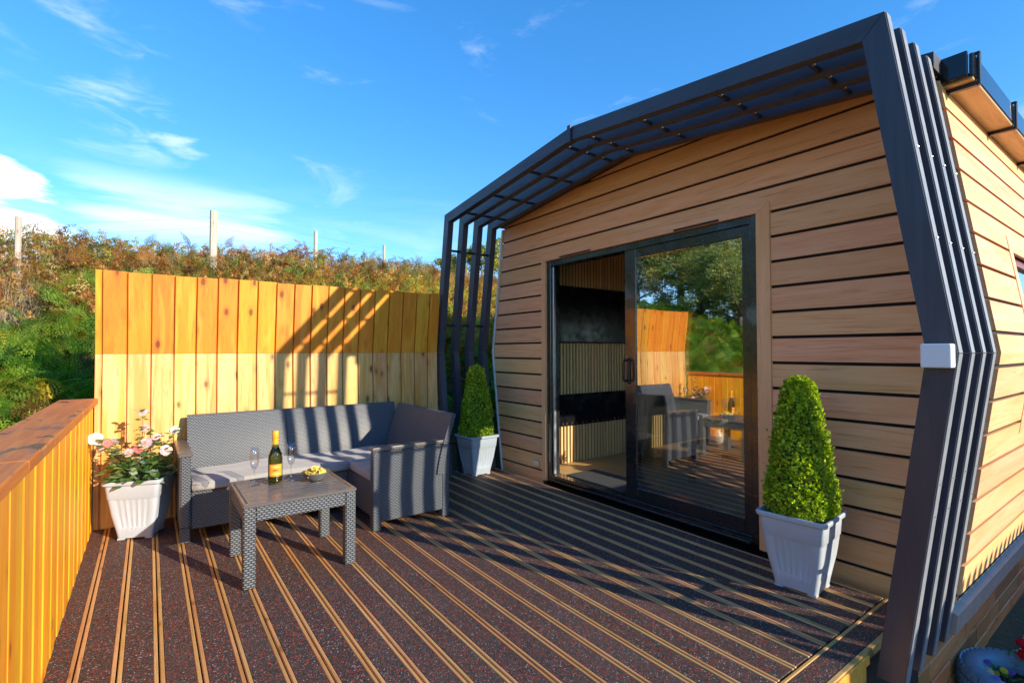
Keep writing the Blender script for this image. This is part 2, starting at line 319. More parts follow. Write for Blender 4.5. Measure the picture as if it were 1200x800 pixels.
# ------------------------------------------------------------------ mesh builder
class MB:
    def __init__(s): s.v = []; s.f = []; s.t = []
    def add(s, vs, fs, tint=None):
        o = len(s.v); s.v += [tuple(p) for p in vs]; s.f += [tuple(i+o for i in f) for f in fs]
        s.t += [tint or (1, 1, 1)]*len(vs); return s
    def box(s, x0, x1, y0, y1, z0, z1):
        vs = [(x, y, z) for x in (x0, x1) for y in (y0, y1) for z in (z0, z1)]
        return s.add(vs, [(0, 1, 3, 2), (4, 6, 7, 5), (0, 4, 5, 1), (2, 3, 7, 6), (0, 2, 6, 4), (1, 5, 7, 3)])
    def cbox(s, x0, x1, y0, y1, z0, z1, c=0.004):
        lo = (x0, y0, z0); hi = (x1, y1, z1)
        idx = {}; vs = []
        for sx in (0, 1):
            for sy in (0, 1):
                for sz in (0, 1):
                    sg = (sx, sy, sz)
                    for ax in range(3):
                        p = []
                        for k in range(3):
                            e = hi[k] if sg[k] else lo[k]
                            if k != ax: e += -c if sg[k] else c
                            p.append(e)
                        idx[(sg, ax)] = len(vs); vs.append(p)
        fs = []
        for ax in range(3):
            o1, o2 = (ax+1) % 3, (ax+2) % 3
            for sd in (0, 1):
                q = []
                for a, b_ in ((0, 0), (1, 0), (1, 1), (0, 1)):
                    sg = [0, 0, 0]; sg[ax] = sd; sg[o1] = a; sg[o2] = b_; q.append(idx[(tuple(sg), ax)])
                fs.append(q if sd else q[::-1])
            for a in (0, 1):
                for b_ in (0, 1):
                    s0 = [0, 0, 0]; s1 = [0, 0, 0]; s1[ax] = 1
                    for g in (s0, s1): g[o1] = a; g[o2] = b_
                    s0 = tuple(s0); s1 = tuple(s1)
                    q = [idx[(s0, o1)], idx[(s1, o1)], idx[(s1, o2)], idx[(s0, o2)]]
                    fs.append(q if a == b_ else q[::-1])
        for sx in (0, 1):
            for sy in (0, 1):
                for sz in (0, 1):
                    q = [idx[((sx, sy, sz), k)] for k in range(3)]
                    fs.append(q if (sx+sy+sz) % 2 else q[::-1])
        return s.add(vs, fs)
    def prism(s, poly, axis, lo, hi):
        n = len(poly); vs = []
        for w in (lo, hi):
            for a, b in poly:
                vs.append({'x': (w, a, b), 'y': (a, w, b), 'z': (a, b, w)}[axis])
        fs = [tuple(range(n)), tuple(range(2*n-1, n-1, -1))]
        for i in range(n):
            j = (i+1) % n; fs.append((i, i+n, j+n, j))
        return s.add(vs, fs)
    def tube(s, pts, r, n=6, cap=True):
        pts = [Vector(p) for p in pts]; rs = r if isinstance(r, (list, tuple)) else [r]*len(pts)
        vs = []; fs = []; ref = Vector((0.31, 0.17, 0.93))
        for i, p in enumerate(pts):
            d = (pts[min(i+1, len(pts)-1)]-pts[max(i-1, 0)]).normalized()
            a = d.cross(ref if abs(d.dot(ref)) < 0.95 else Vector((1, 0, 0))).normalized(); b = d.cross(a)
            for k in range(n):
                th = 2*math.pi*k/n; vs.append(p+(a*math.cos(th)+b*math.sin(th))*rs[i])
        for i in range(len(pts)-1):
            for k in range(n):
                k2 = (k+1) % n; fs.append((i*n+k, i*n+k2, (i+1)*n+k2, (i+1)*n+k))
        if cap: fs.append(tuple(range(n))[::-1]); fs.append(tuple(range((len(pts)-1)*n, len(pts)*n)))
        return s.add(vs, fs)
    def lathe(s, prof, c=(0, 0, 0), n=24, cap=True):
        vs = []; fs = []
        for r, z in prof:
            for k in range(n):
                th = 2*math.pi*k/n; vs.append((c[0]+r*math.cos(th), c[1]+r*math.sin(th), c[2]+z))
        for i in range(len(prof)-1):
            for k in range(n):
                k2 = (k+1) % n; fs.append((i*n+k, i*n+k2, (i+1)*n+k2, (i+1)*n+k))
        if cap:
            fs.append(tuple(range(n))[::-1]); fs.append(tuple(range((len(prof)-1)*n, len(prof)*n)))
        return s.add(vs, fs)
    def loft(s, rings, cap=True):
        n = len(rings[0]); vs = [p for r in rings for p in r]; fs = []
        for i in range(len(rings)-1):
            for k in range(n):
                k2 = (k+1) % n; fs.append((i*n+k, i*n+k2, (i+1)*n+k2, (i+1)*n+k))
        if cap: fs.append(tuple(range(n))[::-1]); fs.append(tuple(range((len(rings)-1)*n, len(rings)*n)))
        return s.add(vs, fs)
    def mesh(s, name, mat, off=(0, 0, 0), smooth=False, uv=False, tint=False):
        me = bpy.data.meshes.new(name)
        me.from_pydata([(p[0]-off[0], p[1]-off[1], p[2]-off[2]) for p in s.v], [], s.f)
        bm = bmesh.new(); bm.from_mesh(me); bmesh.ops.recalc_face_normals(bm, faces=bm.faces); bm.to_mesh(me); bm.free()
        me.materials.append(mat)
        if smooth: me.polygons.foreach_set('use_smooth', [True]*len(me.polygons))
        if uv: boxuv(me)
        if tint:
            a = me.color_attributes.new('tint', 'FLOAT_COLOR', 'POINT')
            a.data.foreach_set('color', np.array([(*c, 1) for c in s.t], dtype=np.float32).ravel())
        return me
    def build(s, name, mat, parent=None, smooth=False, uv=False, origin=None, tint=False):
        off = Vector(origin) if origin is not None else (wloc(parent) if parent else Vector((0, 0, 0)))
        me = s.mesh(name, mat, off, smooth, uv, tint)
        o = bpy.data.objects.new(name, me); COL.objects.link(o)
        put(o, parent, off); return o
def wloc(o):
    v = Vector((0, 0, 0))
    while o: v += Vector(o.location); o = o.parent
    return v
def put(o, parent, world):
    o.parent = parent; o.location = Vector(world) - (wloc(parent) if parent else Vector((0, 0, 0)))
def boxuv(me):
    uvl = me.uv_layers.new(name='UVMap')
    for p in me.polygons:
        n = p.normal; a = max(range(3), key=lambda i: abs(n[i]))
        for li in p.loop_indices:
            c = me.vertices[me.loops[li].vertex_index].co
            uvl.data[li].uv = {0: (c.y, c.z), 1: (c.x, c.z), 2: (c.y, c.x)}[a]
def rbox(x0, x1, y0, y1, z0, z1, r=0.02, seg=3):
    bm = bmesh.new(); bmesh.ops.create_cube(bm, size=1)
    for v in bm.verts: v.co = ((x0+x1)/2+v.co.x*(x1-x0), (y0+y1)/2+v.co.y*(y1-y0), (z0+z1)/2+v.co.z*(z1-z0))
    bmesh.ops.bevel(bm, geom=list(bm.edges), offset=r, segments=seg, profile=0.5, affect='EDGES')
    m = MB(); bm.verts.index_update(); m.add([v.co[:] for v in bm.verts], [[v.index for v in f.verts] for f in bm.faces]); bm.free(); return m
def tag(o, label=None, cat=None, group=None, kind=None):
    if label: o['label'] = label
    if cat: o['category'] = cat
    if group: o['group'] = group
    if kind: o['kind'] = kind
    return o
def thing(name, loc, label, cat, group=None, rz=0.0, kind=None):
    o = bpy.data.objects.new(name, None); COL.objects.link(o); o.location = loc; o.rotation_euler = (0, 0, rz); o.empty_display_size = 0.1
    return tag(o, label, cat, group, kind)
def inst(name, me, parent, loc, rot=None):
    o = bpy.data.objects.new(name, me); COL.objects.link(o); o.parent = parent; o.location = loc
    if rot is not None: o.rotation_euler = rot
    return o
def copy_tree(o, parent=None):
    c = o.copy(); COL.objects.link(c); c.parent = parent
    for ch in list(o.children): copy_tree(ch, c)
    return c
def np_mesh(name, V, T, mat, tint=None, smooth=False):
    me = bpy.data.meshes.new(name); V = np.asarray(V, np.float32); T = np.asarray(T, np.int32)
    me.vertices.add(len(V)); me.vertices.foreach_set('co', V.ravel())
    me.loops.add(T.size); me.loops.foreach_set('vertex_index', T.ravel()); k = T.shape[1]
    me.polygons.add(len(T)); me.polygons.foreach_set('loop_start', np.arange(0, T.size, k, dtype=np.int32))
    me.update(calc_edges=True)
    if smooth: me.polygons.foreach_set('use_smooth', np.ones(len(T), bool))
    me.materials.append(mat)
    if tint is not None:
        a = me.color_attributes.new('tint', 'FLOAT_COLOR', 'POINT')
        c = np.ones((len(V), 4), np.float32); c[:, :3] = tint; a.data.foreach_set('color', c.ravel())
    return me
def scatter(baseV, baseT, mats, trans, tints, basetint=None):
    """join M transformed copies of one small mesh into vertex / triangle / tint arrays"""
    M_ = len(trans); n = len(baseV)
    V = np.einsum('mij,nj->mni', mats, baseV) + trans[:, None, :]
    T = baseT[None] + (np.arange(M_)*n)[:, None, None]
    C = np.repeat(tints[:, None, :], n, 1)
    if basetint is not None: C = C*basetint[None, :, None]
    return V.reshape(-1, 3), T.reshape(-1, baseT.shape[1]), C.reshape(-1, 3)
def rotmats(yaw_, tilt, roll_, scale):
    cy, sy = np.cos(yaw_), np.sin(yaw_); ct, st = np.cos(tilt), np.sin(tilt); cr, sr = np.cos(roll_), np.sin(roll_)
    z = np.zeros_like(cy); o = np.ones_like(cy)
    Z = np.array([[cy, -sy, z], [sy, cy, z], [z, z, o]]).transpose(2, 0, 1)
    X = np.array([[o, z, z], [z, ct, -st], [z, st, ct]]).transpose(2, 0, 1)
    Y = np.array([[cr, z, sr], [z, o, z], [-sr, z, cr]]).transpose(2, 0, 1)
    return (Z @ X @ Y) * scale[:, None, None]
def bp(px, py, ax, v):
    r = cray(px, py); i = 'xyz'.index(ax); o = Vector((0, 0, CAM_Z)); return o + r*((v-o[i])/r[i])

# ------------------------------------------------------------------ ground and bank
def hmap(x, y):
    s = np.clip((-4.95-x)/1.0, 0, None)
    prof = np.interp(s, [0, 0.3, 1.0, 3.0, 6.0, 8.2, 14, 60, 500], [-0.90, 0.10, 0.62, 1.32, 2.2, 2.7, 3.1, 4.5, 6.0])
    k = np.interp(y, [-30, -2, 0, 4, 8, 40], [0.9, 1.0, 1.0, 1.06, 1.02, 0.95])
    z = -0.90 + (prof+0.90)*k
    bumpy = 0.10*np.sin(1.7*x+0.6*y)*np.cos(1.3*y-0.4*x) + 0.05*np.sin(4.1*x+1.0)*np.sin(3.7*y)
    return z + bumpy*np.clip(s, 0, 1)
def axis_pts(dense_lo, dense_hi, step, far):
    a = list(np.arange(dense_lo, dense_hi, step)); d = step; lo = dense_lo; hi = a[-1]
    while hi < far: d *= 1.35; hi += d; a.append(hi)
    d = step
    while lo > -far: d *= 1.35; lo -= d; a.insert(0, lo)
    return np.array(a)
gx = axis_pts(-15, 2, 0.25, 900); gy = axis_pts(-9, 10, 0.25, 900)
GX, GY = np.meshgrid(gx, gy, indexing='ij'); GZ = hmap(GX, GY)
V = np.stack([GX, GY, GZ], -1).reshape(-1, 3); nx, ny = len(gx), len(gy)
ii, jj = np.meshgrid(np.arange(nx-1), np.arange(ny-1), indexing='ij'); a = (ii*ny+jj).ravel()
T = np.stack([a, a+ny, a+ny+1, a+1], -1)
o = bpy.data.objects.new('ground', np_mesh('ground', V, T, GROUND, smooth=True)); COL.objects.link(o)
tag(o, 'rough grassy ground rising into a bank behind the deck', None, None, 'structure')

# ------------------------------------------------------------------ cabin
X0, EA, KB, ZR, ZE, ZK = -2.6754, 1.9264, 2.1388, 2.9165, 2.698, 1.266
ZB, BB = -0.09, 1.952
YF = 3.215; YEND = 8.6
def half(z, off=0.0):          # half width of the outline at height z (below the eaves)
    if z >= ZK: return KB + (EA-KB)*(z-ZK)/(ZE-ZK) - off
    return KB + (BB-KB)*(z-ZK)/(ZB-ZK) - off
def outline(off):              # closed outline, anticlockwise, shrunk by off
    return [(X0-BB+off, -0.06), (X0-KB+off, ZK), (X0-EA+off*0.9, ZE-off*0.7), (X0, ZR-off), (X0+EA-off*0.9, ZE-off*0.7), (X0+KB-off, ZK), (X0+BB-off, -0.06)]
def clip(poly, axis, val, keep_greater):
    outp = []; n = len(poly)
    for i in range(n):
        p, q = poly[i], poly[(i+1) % n]; ip = (p[axis] >= val) == keep_greater; iq = (q[axis] >= val) == keep_greater
        if ip: outp.append(p)
        if ip != iq:
            k = (val-p[axis])/(q[axis]-p[axis]); outp.append((p[0]+k*(q[0]-p[0]), p[1]+k*(q[1]-p[1])))
    return outp
cabin = thing('cabin', (X0, YF, 0), 'oak clad garden cabin with a barrel shaped front and sliding glass door', 'cabin')
D0, D1, DT = -3.844, -1.691, 2.175           # door opening
TR = 0.058                                    # trim width
GP = 0.1611; GZ0 = 0.073; GAP = 0.019
wallpoly = outline(0.03)
for seg in (lambda p: clip(p, 0, D0-0.001, False), lambda p: clip(p, 0, D1+0.001, True), lambda p: clip(clip(clip(p, 0, D0-0.001, True), 0, D1+0.001, False), 1, DT+0.001, True)):
    pl = seg(wallpoly)
    if len(pl) > 2: MB().prism(pl, 'y', YF+0.016, YF+0.12).build('front_wall', DARK, cabin)
sid = outline(0.012)
for k in range(-1, 19):
    z0 = GZ0 + GP*k + GAP/2; z1 = GZ0 + GP*(k+1) - GAP/2
    row = clip(clip(sid, 1, z0, True), 1, z1, False)
    if len(row) < 3: continue
    if z0 < DT:
        cuts = [clip(row, 0, D0-TR-0.002, False), clip(row, 0, D1+TR+0.03+0.002, True)]
        if z1 > DT+TR+0.01:
            mid = clip(clip(row, 0, D0-TR-0.002, True), 0, D1+TR+0.032, False); mid = clip(mid, 1, DT+TR+0.002, True)
            if z0 > DT+TR: cuts = [row]
            else: cuts.append(mid)
    else: cuts = [row]
    for pl in cuts:
        if len(pl) > 2 and max(p[0] for p in pl)-min(p[0] for p in pl) > 0.03:
            MB().prism(pl, 'y', YF, YF+0.0155).build('siding_board', OAK_X, cabin)
# door trim, mitred, 8 mm proud
TRR = 0.088
MB().prism([(D0-TR, -0.01), (D0, -0.01), (D0, DT), (D0-TR, DT+TR)], 'y', YF-0.010, YF+0.03).build('door_trim', OAK_Z, cabin)
MB().prism([(D1, -0.01), (D1+TRR, -0.01), (D1+TRR, DT+TR), (D1, DT)], 'y', YF-0.010, YF+0.03).build('door_trim', OAK_Z, cabin)
MB().prism([(D0-TR+0.001, DT+TR), (D0+0.001, DT+0.0015), (D1-0.001, DT+0.0015), (D1+TRR-0.001, DT+TR)], 'y', YF-0.0102, YF+0.03).build('door_trim', OAK_X, cabin)
for xa, xb in ((-3.62, -3.2), (-2.32, -1.95)):
    MB().cbox(xa, xb, YF-0.020, YF-0.0105, DT+0.004, DT+0.018, 0.003).build('trickle_vent', BLACK, cabin)
# pale corner trim down the left edge of the front
for (pa, pb) in (((X0-half(-0.05)+0.012, -0.05), (X0-half(ZK)+0.012, ZK)), ((X0-half(ZK)+0.012, ZK), (X0-half(ZE-0.06)+0.012, ZE-0.06))):
    MB().prism([pa, (pa[0]+0.02, pa[1]), (pb[0]+0.02, pb[1]), pb], 'y', YF-0.014, YF-0.001).build('corner_trim', WHITE, cabin)
# socket plate
MB().cbox(-4.05, -3.945, YF-0.012, YF-0.001, 0.095, 0.165, 0.004).build('vent_plate', STEEL, cabin)

# ---- sliding door
fr = MB(); yf0, yf1 = YF+0.012, YF+0.13
door = bpy.data.objects.new('sliding_door', None); COL.objects.link(door); put(door, cabin, ((D0+D1)/2, YF+0.05, 0))
MB().cbox(D0, D0+0.055, yf0, yf1, 0, DT, 0.003).build('frame_jamb', ALU, door)
MB().cbox(D1-0.055, D1, yf0, yf1, 0, DT, 0.003).build('frame_jamb', ALU, door)
MB().cbox(D0+0.056, D1-0.056, yf0+0.001, yf1, DT-0.055, DT, 0.003).build('frame_head', ALU, door)
MB().cbox(D0+0.056, D1-0.056, yf0+0.001, yf1, 0.0, 0.055, 0.003).build('frame_sill', ALU, door)
MB().cbox(D0+0.06, D1-0.06, yf0-0.030, yf0-0.001, 0.004, 0.022, 0.003).build('threshold', ALU, door)
def leaf(xa, xb, y0, y1, sl_, sr_, zt=0.075, zb=0.10):
    z0, z1 = 0.056, DT-0.056
    MB().cbox(xa, xa+sl_, y0, y1, z0, z1, 0.003).build('stile', ALU, door)
    MB().cbox(xb-sr_, xb, y0, y1, z0, z1, 0.003).build('stile', ALU, door)
    MB().cbox(xa+sl_+.0005, xb-sr_-.0005, y0+.0005, y1, z1-zt, z1, 0.003).build('top_rail', ALU, door)
    MB().cbox(xa+sl_+.0005, xb-sr_-.0005, y0+.0005, y1, z0, z0+zb, 0.003).build('bottom_rail', ALU, door)
    MB().box(xa+sl_-0.005, xb-sr_+0.005, (y0+y1)/2-0.012, (y0+y1)/2+0.012, z0+zb-0.005, z1-zt+0.005).build('glass_pane', PANE, door)
leaf(-2.835, D1-0.056, YF+0.022, YF+0.066, 0.115, 0.06)
leaf(-2.80, D1-0.057, YF+0.074, YF+0.118, 0.08, 0.07)
# open leaf's edge strip + handle
MB().cbox(D0+0.058, D0+0.085, YF+0.03, YF+0.06, 0.06, DT-0.06, 0.003).build('pale_gasket', STEEL, door)
hb = MB(); hb.cbox(-2.812, -2.780, YF+0.010, YF+0.0215, 1.00, 1.22, 0.004)
hb.tube([(-2.796, YF+0.012, 1.03), (-2.796, YF-0.035, 1.03), (-2.796, YF-0.042, 1.05), (-2.796, YF-0.042, 1.18), (-2.796, YF-0.035, 1.20), (-2.796, YF+0.012, 1.20)], 0.010, 8)
hb.build('handle', BLACK, door)
# ---- inside
ZFL = 0.05; XI = -4.10
MB().box(XI-0.05, -0.80, YF+0.121, YEND-0.1, 0.0, ZFL).build('interior_floor', FLOOR_W, cabin)
iw = MB().box(XI-0.04, XI-0.018, YF+0.125, YEND-0.1, ZFL, 2.60).build('interior_wall', DARK, cabin)
MB().box(XI-0.04, -0.80, YEND-0.16, YEND-0.1, ZFL, 2.60).build('interior_wall', INT_WALL, cabin)
MB().box(XI-0.04, -0.80, YF+0.125, YEND-0.1, 2.605, 2.63).build('ceiling', INT_WALL, cabin)
slat_me = {}
for (za, zb) in ((ZFL, 0.450), (0.80, 1.365), (2.0, 2.60)):
    y = YF+0.14
    me = MB().cbox(-0.018, 0.0, 0, 0.0265, 0, zb-za, 0.002).mesh('slat', SLAT_W)
    while y < 5.4:
        so_ = inst('slat', me, iw, (0, 0, 0)); so_.location = Vector((XI, y, za)) - wloc(iw); y += 0.0477
tv = thing('television', (XI+0.01, 4.1, 1.375), 'large black television mounted on the slatted wall inside the cabin', 'television')
MB().cbox(XI-0.015, XI+0.03, 3.42, 4.78, 1.375, 1.985, 0.006).build('screen', BLACKGLOSS, tv)
MB().cbox(XI-0.016, XI+0.034, 3.415, 4.785, 1.366, 1.3745, 0.002).build('bezel', BLACK, tv)
fp = thing('electric_fireplace', (XI, 4.1, 0.455), 'wide black glass fireplace set into the slatted wall below the television', 'fireplace')
MB().cbox(XI-0.015, XI+0.012, 3.36, 4.90, 0.455, 0.795, 0.005).build('glass_front', BLACKGLOSS, fp)
for k in range(18):
    q = (3.5+k*0.075+random.uniform(-.02, .02), random.uniform(0.012, 0.022))
    MB().lathe([(0.001, -q[1]), (q[1], 0), (0.001, q[1])], (XI+0.016, q[0], 0.48), 6).build('ember_stone', plain('ember_stone_tone', (0.10, 0.04, 0.04), 0.5) if k == 0 else MATS['ember_stone_tone'], fp)
tag(MB().cbox(-3.68, -2.95, 3.33, 3.72, ZFL+0.001, ZFL+0.014, 0.005).build('door_mat', MAT_GREY, None, origin=(-3.3, 3.5, ZFL)), 'speckled grey door mat on the oak floor just inside the open door', 'mat')
it = thing('low_table', (-2.35, 4.35, ZFL), 'dark low table standing indoors behind the sliding glass', 'table')
MB().cbox(-2.85, -1.85, 4.0, 4.7, 0.385, 0.42, 0.005).build('table_top', BLACK, it)
for x in (-2.80, -1.95):
    for y in (4.05, 4.60): MB().cbox(x, x+0.05, y, y+0.05, ZFL, 0.384, 0.004).build('leg', BLACK, it)

# ---- side wall cladding (right), windows, skirting
WY0, WY1, WZ0, WZ1 = 4.06, 5.25, 0.878, 1.845; FILL_Y0, FILL_Y1 = 6.5, 8.0  # last pair: extra window out of view, added to brighten the room
def sidepoly(z0, z1, off0, off1):
    zs = [z0] + ([ZK] if z0 < ZK < z1 else []) + [z1]
    return [(X0+half(z)-off0, z) for z in zs] + [(X0+half(z)-off1, z) for z in reversed(zs)]
def sidewall(sgn, mat, name, z0, z1, off0, off1, y0, y1, parent=cabin):
    pl = sidepoly(z0, z1, off0, off1)
    if sgn < 0: pl = [(2*X0-p[0], p[1]) for p in pl]
    return MB().prism(pl, 'y', y0, y1).build(name, mat, parent)
zs_top = ZE-0.06
for k in range(-1, 17):
    z0 = GZ0 + GP*k + 0.009; z1 = min(GZ0 + GP*(k+1) - 0.009, zs_top)
    z0 = max(z0, 0.045)
    if z1-z0 < 0.02: continue
    spans = [(3.218, 8.5)]
    if z1 > WZ0 and z0 < WZ1: spans = [(3.218, WY0-0.09), (WY1+0.09, FILL_Y0-0.09), (FILL_Y1+0.09, 8.5)]
    for s0, s1 in spans: sidewall(1, OAK_Y, 'siding_board', z0, z1, 0.004, 0.020, s0, s1)
for z0, z1, s0, s1 in ((-0.06, WZ0, 3.218, 8.5), (WZ1, zs_top, 3.218, 8.5), (WZ0, WZ1, 3.218, WY0), (WZ0, WZ1, WY1, FILL_Y0), (WZ0, WZ1, FILL_Y1, 8.5)):
    sidewall(1, DARK, 'side_wall', z0, z1, 0.021, 0.10, s0, s1)
sidewall(-1, OAK_Y, 'side_wall', -0.06, zs_top, 0.006, 0.10, YF+0.13, 8.5)
for WY0, WY1 in ((WY0, WY1), (FILL_Y0, FILL_Y1)):  # the second window is unseen, put in to let more light indoors
    win = bpy.data.objects.new('side_window', None); COL.objects.link(win); put(win, cabin, (X0+half(1.3), (WY0+WY1)/2, WZ0))
    for z0, z1, s0, s1 in ((WZ0-0.07, WZ1+0.09, WY0-0.085, WY0), (WZ0-0.07, WZ1+0.09, WY1, WY1+0.085), (WZ1, WZ1+0.09, WY0+.001, WY1-.001), (WZ0-0.07, WZ0, WY0+.001, WY1-.001)):
        sidewall(1, OAK_Y, 'window_trim', z0, z1, 0.001, 0.019, s0, s1, win)
    for z0, z1, s0, s1 in ((WZ0, WZ1, WY0, WY0+0.05), (WZ0, WZ1, WY1-0.05, WY1), (WZ1-0.05, WZ1, WY0+.051, WY1-.051), (WZ0, WZ0+0.05, WY0+.051, WY1-.051)):
        sidewall(1, REDFRAME, 'window_frame', z0, z1, 0.035, 0.09, s0, s1, win)
    sidewall(1, PANE_CLEAR, 'glass_pane', WZ0+0.05, WZ1-0.05, 0.055, 0.062, WY0+0.05, WY1-0.05, win)
MB().box(X0-BB+.03, X0+BB-0.03, YEND-0.09, YEND, -0.06, 2.66).build('back_wall', DARK, cabin)
MB().prism([(-0.728, -0.075), (-0.700, -0.075), (-0.688, 0.022), (-0.722, 0.040)], 'y', 3.10, 8.5).build('bottom_trim', GREYTRIM, cabin)
MB().box(-4.5, -1.00, 3.10, 8.5, -1.04, -0.061).build('plinth', DARK, cabin)
XS = -0.962
for c in range(8):
    z1 = -0.078 - 0.122*c; z0 = z1 - 0.112; y = 2.35 - [0.0, 0.46, 0.2, 0.62, 0.1, 0.5, 0.3, 0.7][c]
    if c == 7: z0 = -1.04
    while y < 8.4:
        ln = random.uniform(0.62, 0.95)
        if y+ln > 3.02:
            p = random.uniform(0, 0.008)
            MB().cbox(XS-0.035, XS+p, max(y, 3.02), y+ln-0.006, z0, z1, 0.006).build('skirting_plank', BRICKW_, cabin)
        y += ln
# ---- roof, soffit and gutter
ol = outline(0.0)
roofp = [(X0-EA-0.01, ZE-0.035), (X0, ZR-0.035), (X0+EA+0.01, ZE-0.035), (X0+EA+0.01, ZE+0.045), (X0, ZR+0.045), (X0-EA-0.01, ZE+0.045)]
MB().prism(roofp, 'y', 3.10, YEND+0.05).build('roof', ROOF_M, cabin)
ceilp = [(X0-EA+0.03, ZE-0.06), (X0+EA-0.03, ZE-0.06), (X0+EA-0.03, ZE-0.036), (X0, ZR-0.036), (X0-EA+0.03, ZE-0.036)]
MB().prism(ceilp, 'y', YF+0.125, YEND-0.1).build('roof_deck', DARK, cabin)
MB().cbox(-0.765, -0.628, 3.26, YEND, 2.612, 2.630, 0.003).build('soffit_board', SOFFIT_W, cabin)
gt = bpy.data.objects.new('gutter', None); COL.objects.link(gt); put(gt, cabin, (-0.68, 3.25, 2.65))
MB().cbox(-0.748, -0.640, 3.245, YEND, 2.6305, 2.640, 0.002).build('trough', GUTTER, gt)
MB().cbox(-0.6395, -0.622, 3.245, YEND, 2.622, 2.735, 0.004).build('front_lip', GUTTER, gt)
MB().cbox(-0.775, -0.640, 3.222, 3.2445, 2.622, 2.745, 0.004).build('end_cap', GUTTER, gt)
for y in (3.30, 4.15, 5.0, 5.85, 6.7, 7.55):
    b_ = MB(); b_.cbox(-0.775, -0.6205, y, y+0.028, 2.590, 2.611, 0.002); b_.cbox(-0.620, -0.608, y, y+0.028, 2.590, 2.745, 0.002)
    b_.cbox(-0.640, -0.608, y+0.001, y+0.027, 2.746, 2.756, 0.002); b_.cbox(-0.79, -0.776, y, y+0.028, 2.52, 2.62, 0.002)
    b_.build('bracket', BLACK, gt)

# ------------------------------------------------------------------ slatted canopy (four ribs + rods)
can = thing('slatted_canopy', (X0, 2.78, 0), 'dark grey slatted timber canopy of four ribs wrapped round the cabin front', 'canopy')
W_ = 0.094; TH = 0.062
def inner(pts, w):
    """offset an open polyline inwards (towards the centre) with mitres"""
    P = [Vector((p[0], p[1])) for p in pts]; res = []
    for i in range(len(P)):
        ds = []
        if i > 0: ds.append((P[i]-P[i-1]).normalized())
        if i < len(P)-1: ds.append((P[i+1]-P[i]).normalized())
        ns = [Vector((d.y, -d.x)) for d in ds]
        n = sum(ns, Vector((0, 0)))
        n.normalize(); res.append(P[i]+n*(w/max(0.3, n.dot(ns[0]))))
    return res
path = [(X0-BB, ZB), (X0-KB, ZK), (X0-EA, ZE), (X0, ZR), (X0+EA, ZE), (X0+KB, ZK), (X0+BB, ZB)]
inn = inner(path, W_)
inn[0] = Vector((X0-BB+W_, ZB)); inn[-1] = Vector((X0+BB-W_, ZB))
RIBS = (2.479, 2.659, 2.839, 3.019)
for ri, y in enumerate(RIBS):
    for i in range(6):
        a, b = Vector(path[i]), Vector(path[i+1]); c, d = inn[i+1], inn[i]; u_ = (b-a).normalized()*0.0012
        a, b, c, d = a+u_, b-u_, c-u_, d+u_
        nm = 'rafter' if i in (2, 3) else 'post'
        MB().prism([tuple(a), tuple(b), (c.x, c.y), (d.x, d.y)], 'y', y, y+TH).build(nm, CANOPY['X' if i in (2, 3) else 'Z'], can)
        # thin paler grey strip along the outer edge
        n = (Vector(b)-Vector(a)).normalized(); n = Vector((-n.y, n.x))
        o1 = Vector(a)+n*0.004; o2 = Vector(b)+n*0.004
        MB().prism([(a[0]+n.x*.0004, a[1]+n.y*.0004), (b[0]+n.x*.0004, b[1]+n.y*.0004), (o2.x, o2.y), (o1.x, o1.y)], 'y', y+0.008, y+TH-0.006).build('edge_strip', EDGE, can)
MB().cbox(X0-0.022, X0+0.012, 2.462, 2.478, ZR-W_-0.02, ZR+0.012, 0.003).build('ridge_plate', CANOPY['Z'], can)
def rod(x, z, y0=2.4795, y1=3.08, r=0.0125): MB().tube([(x, y0+.02, z), (x, y1, z)], r, 8).build('cross_rod', ROD, can)
for s in (-1, 1):
    for z in (2.335, 1.557, 0.950, 0.306): rod(X0+s*(half(z)-W_*0.5), z)
    for fx in (0.06, 0.30, 0.58, 0.83):
        x = X0+s*EA*fx; z = ZR+(ZE-ZR)*fx; rod(x, z-W_+0.018, r=0.013)
for y in RIBS:
    for z in (0.75, 0.62, 1.72, 2.1):
        for s in (-1, 1):
            xx = X0+s*(half(z)+0.005)
            MB().lathe([(0.0001, 0), (0.006, 0.001), (0.006, 0.004), (0.0001, 0.006)], (xx, y+0.03, z), 6).build('screw_head', STEEL, can)
wl = thing('wall_light', (-0.59, 2.47, 1.21), 'square white light box fixed to the front right canopy post', 'wall light')
rbox(-0.636, -0.542, 2.420, 2.4785, 1.211, 1.303, 0.006, 2).build('housing', WHITE, wl)
MB().box(-0.590, -0.5885, 2.4192, 2.4215, 1.222, 1.292).build('cover_seam', WHITE, wl)

# ------------------------------------------------------------------ deck
SP = 0.1383; S0 = -0.234
deck = MB().box(-4.72, -0.86, -0.34, 3.16, -1.02, -0.045).build('deck', DARK, None, origin=(-2.78, 1.4, -1.02))
tag(deck, 'raised timber deck with black and red rubber grip strips', None, None, 'structure')
XL, XR = -4.70, -0.978
bm_board = MB(); wd = SP-0.006
def board_mesh(x0, x1, edge):
    m = MB(); hw = wd/2; e = edge
    # grooved timber: two edges with a recessed bed between
    m.cbox(x0, x1, -hw, -hw+e, -0.04, 0.0, 0.003); m.cbox(x0, x1, hw-e, hw, -0.04, 0.0, 0.003)
    m.box(x0+.002, x1-.002, -hw+e, hw-e, -0.04, -0.014); return m
be = 0.0155
me_b = board_mesh(XL-XR, 0.0, be).mesh('decking_board', DECK_W)
me_r = MB().cbox(XL-XR+.003, -0.003, -wd/2+be+.001, wd/2-be-.001, -0.0138, -0.0018, 0.002).mesh('rubber_strip', RUBBER)
dl = wloc(deck)
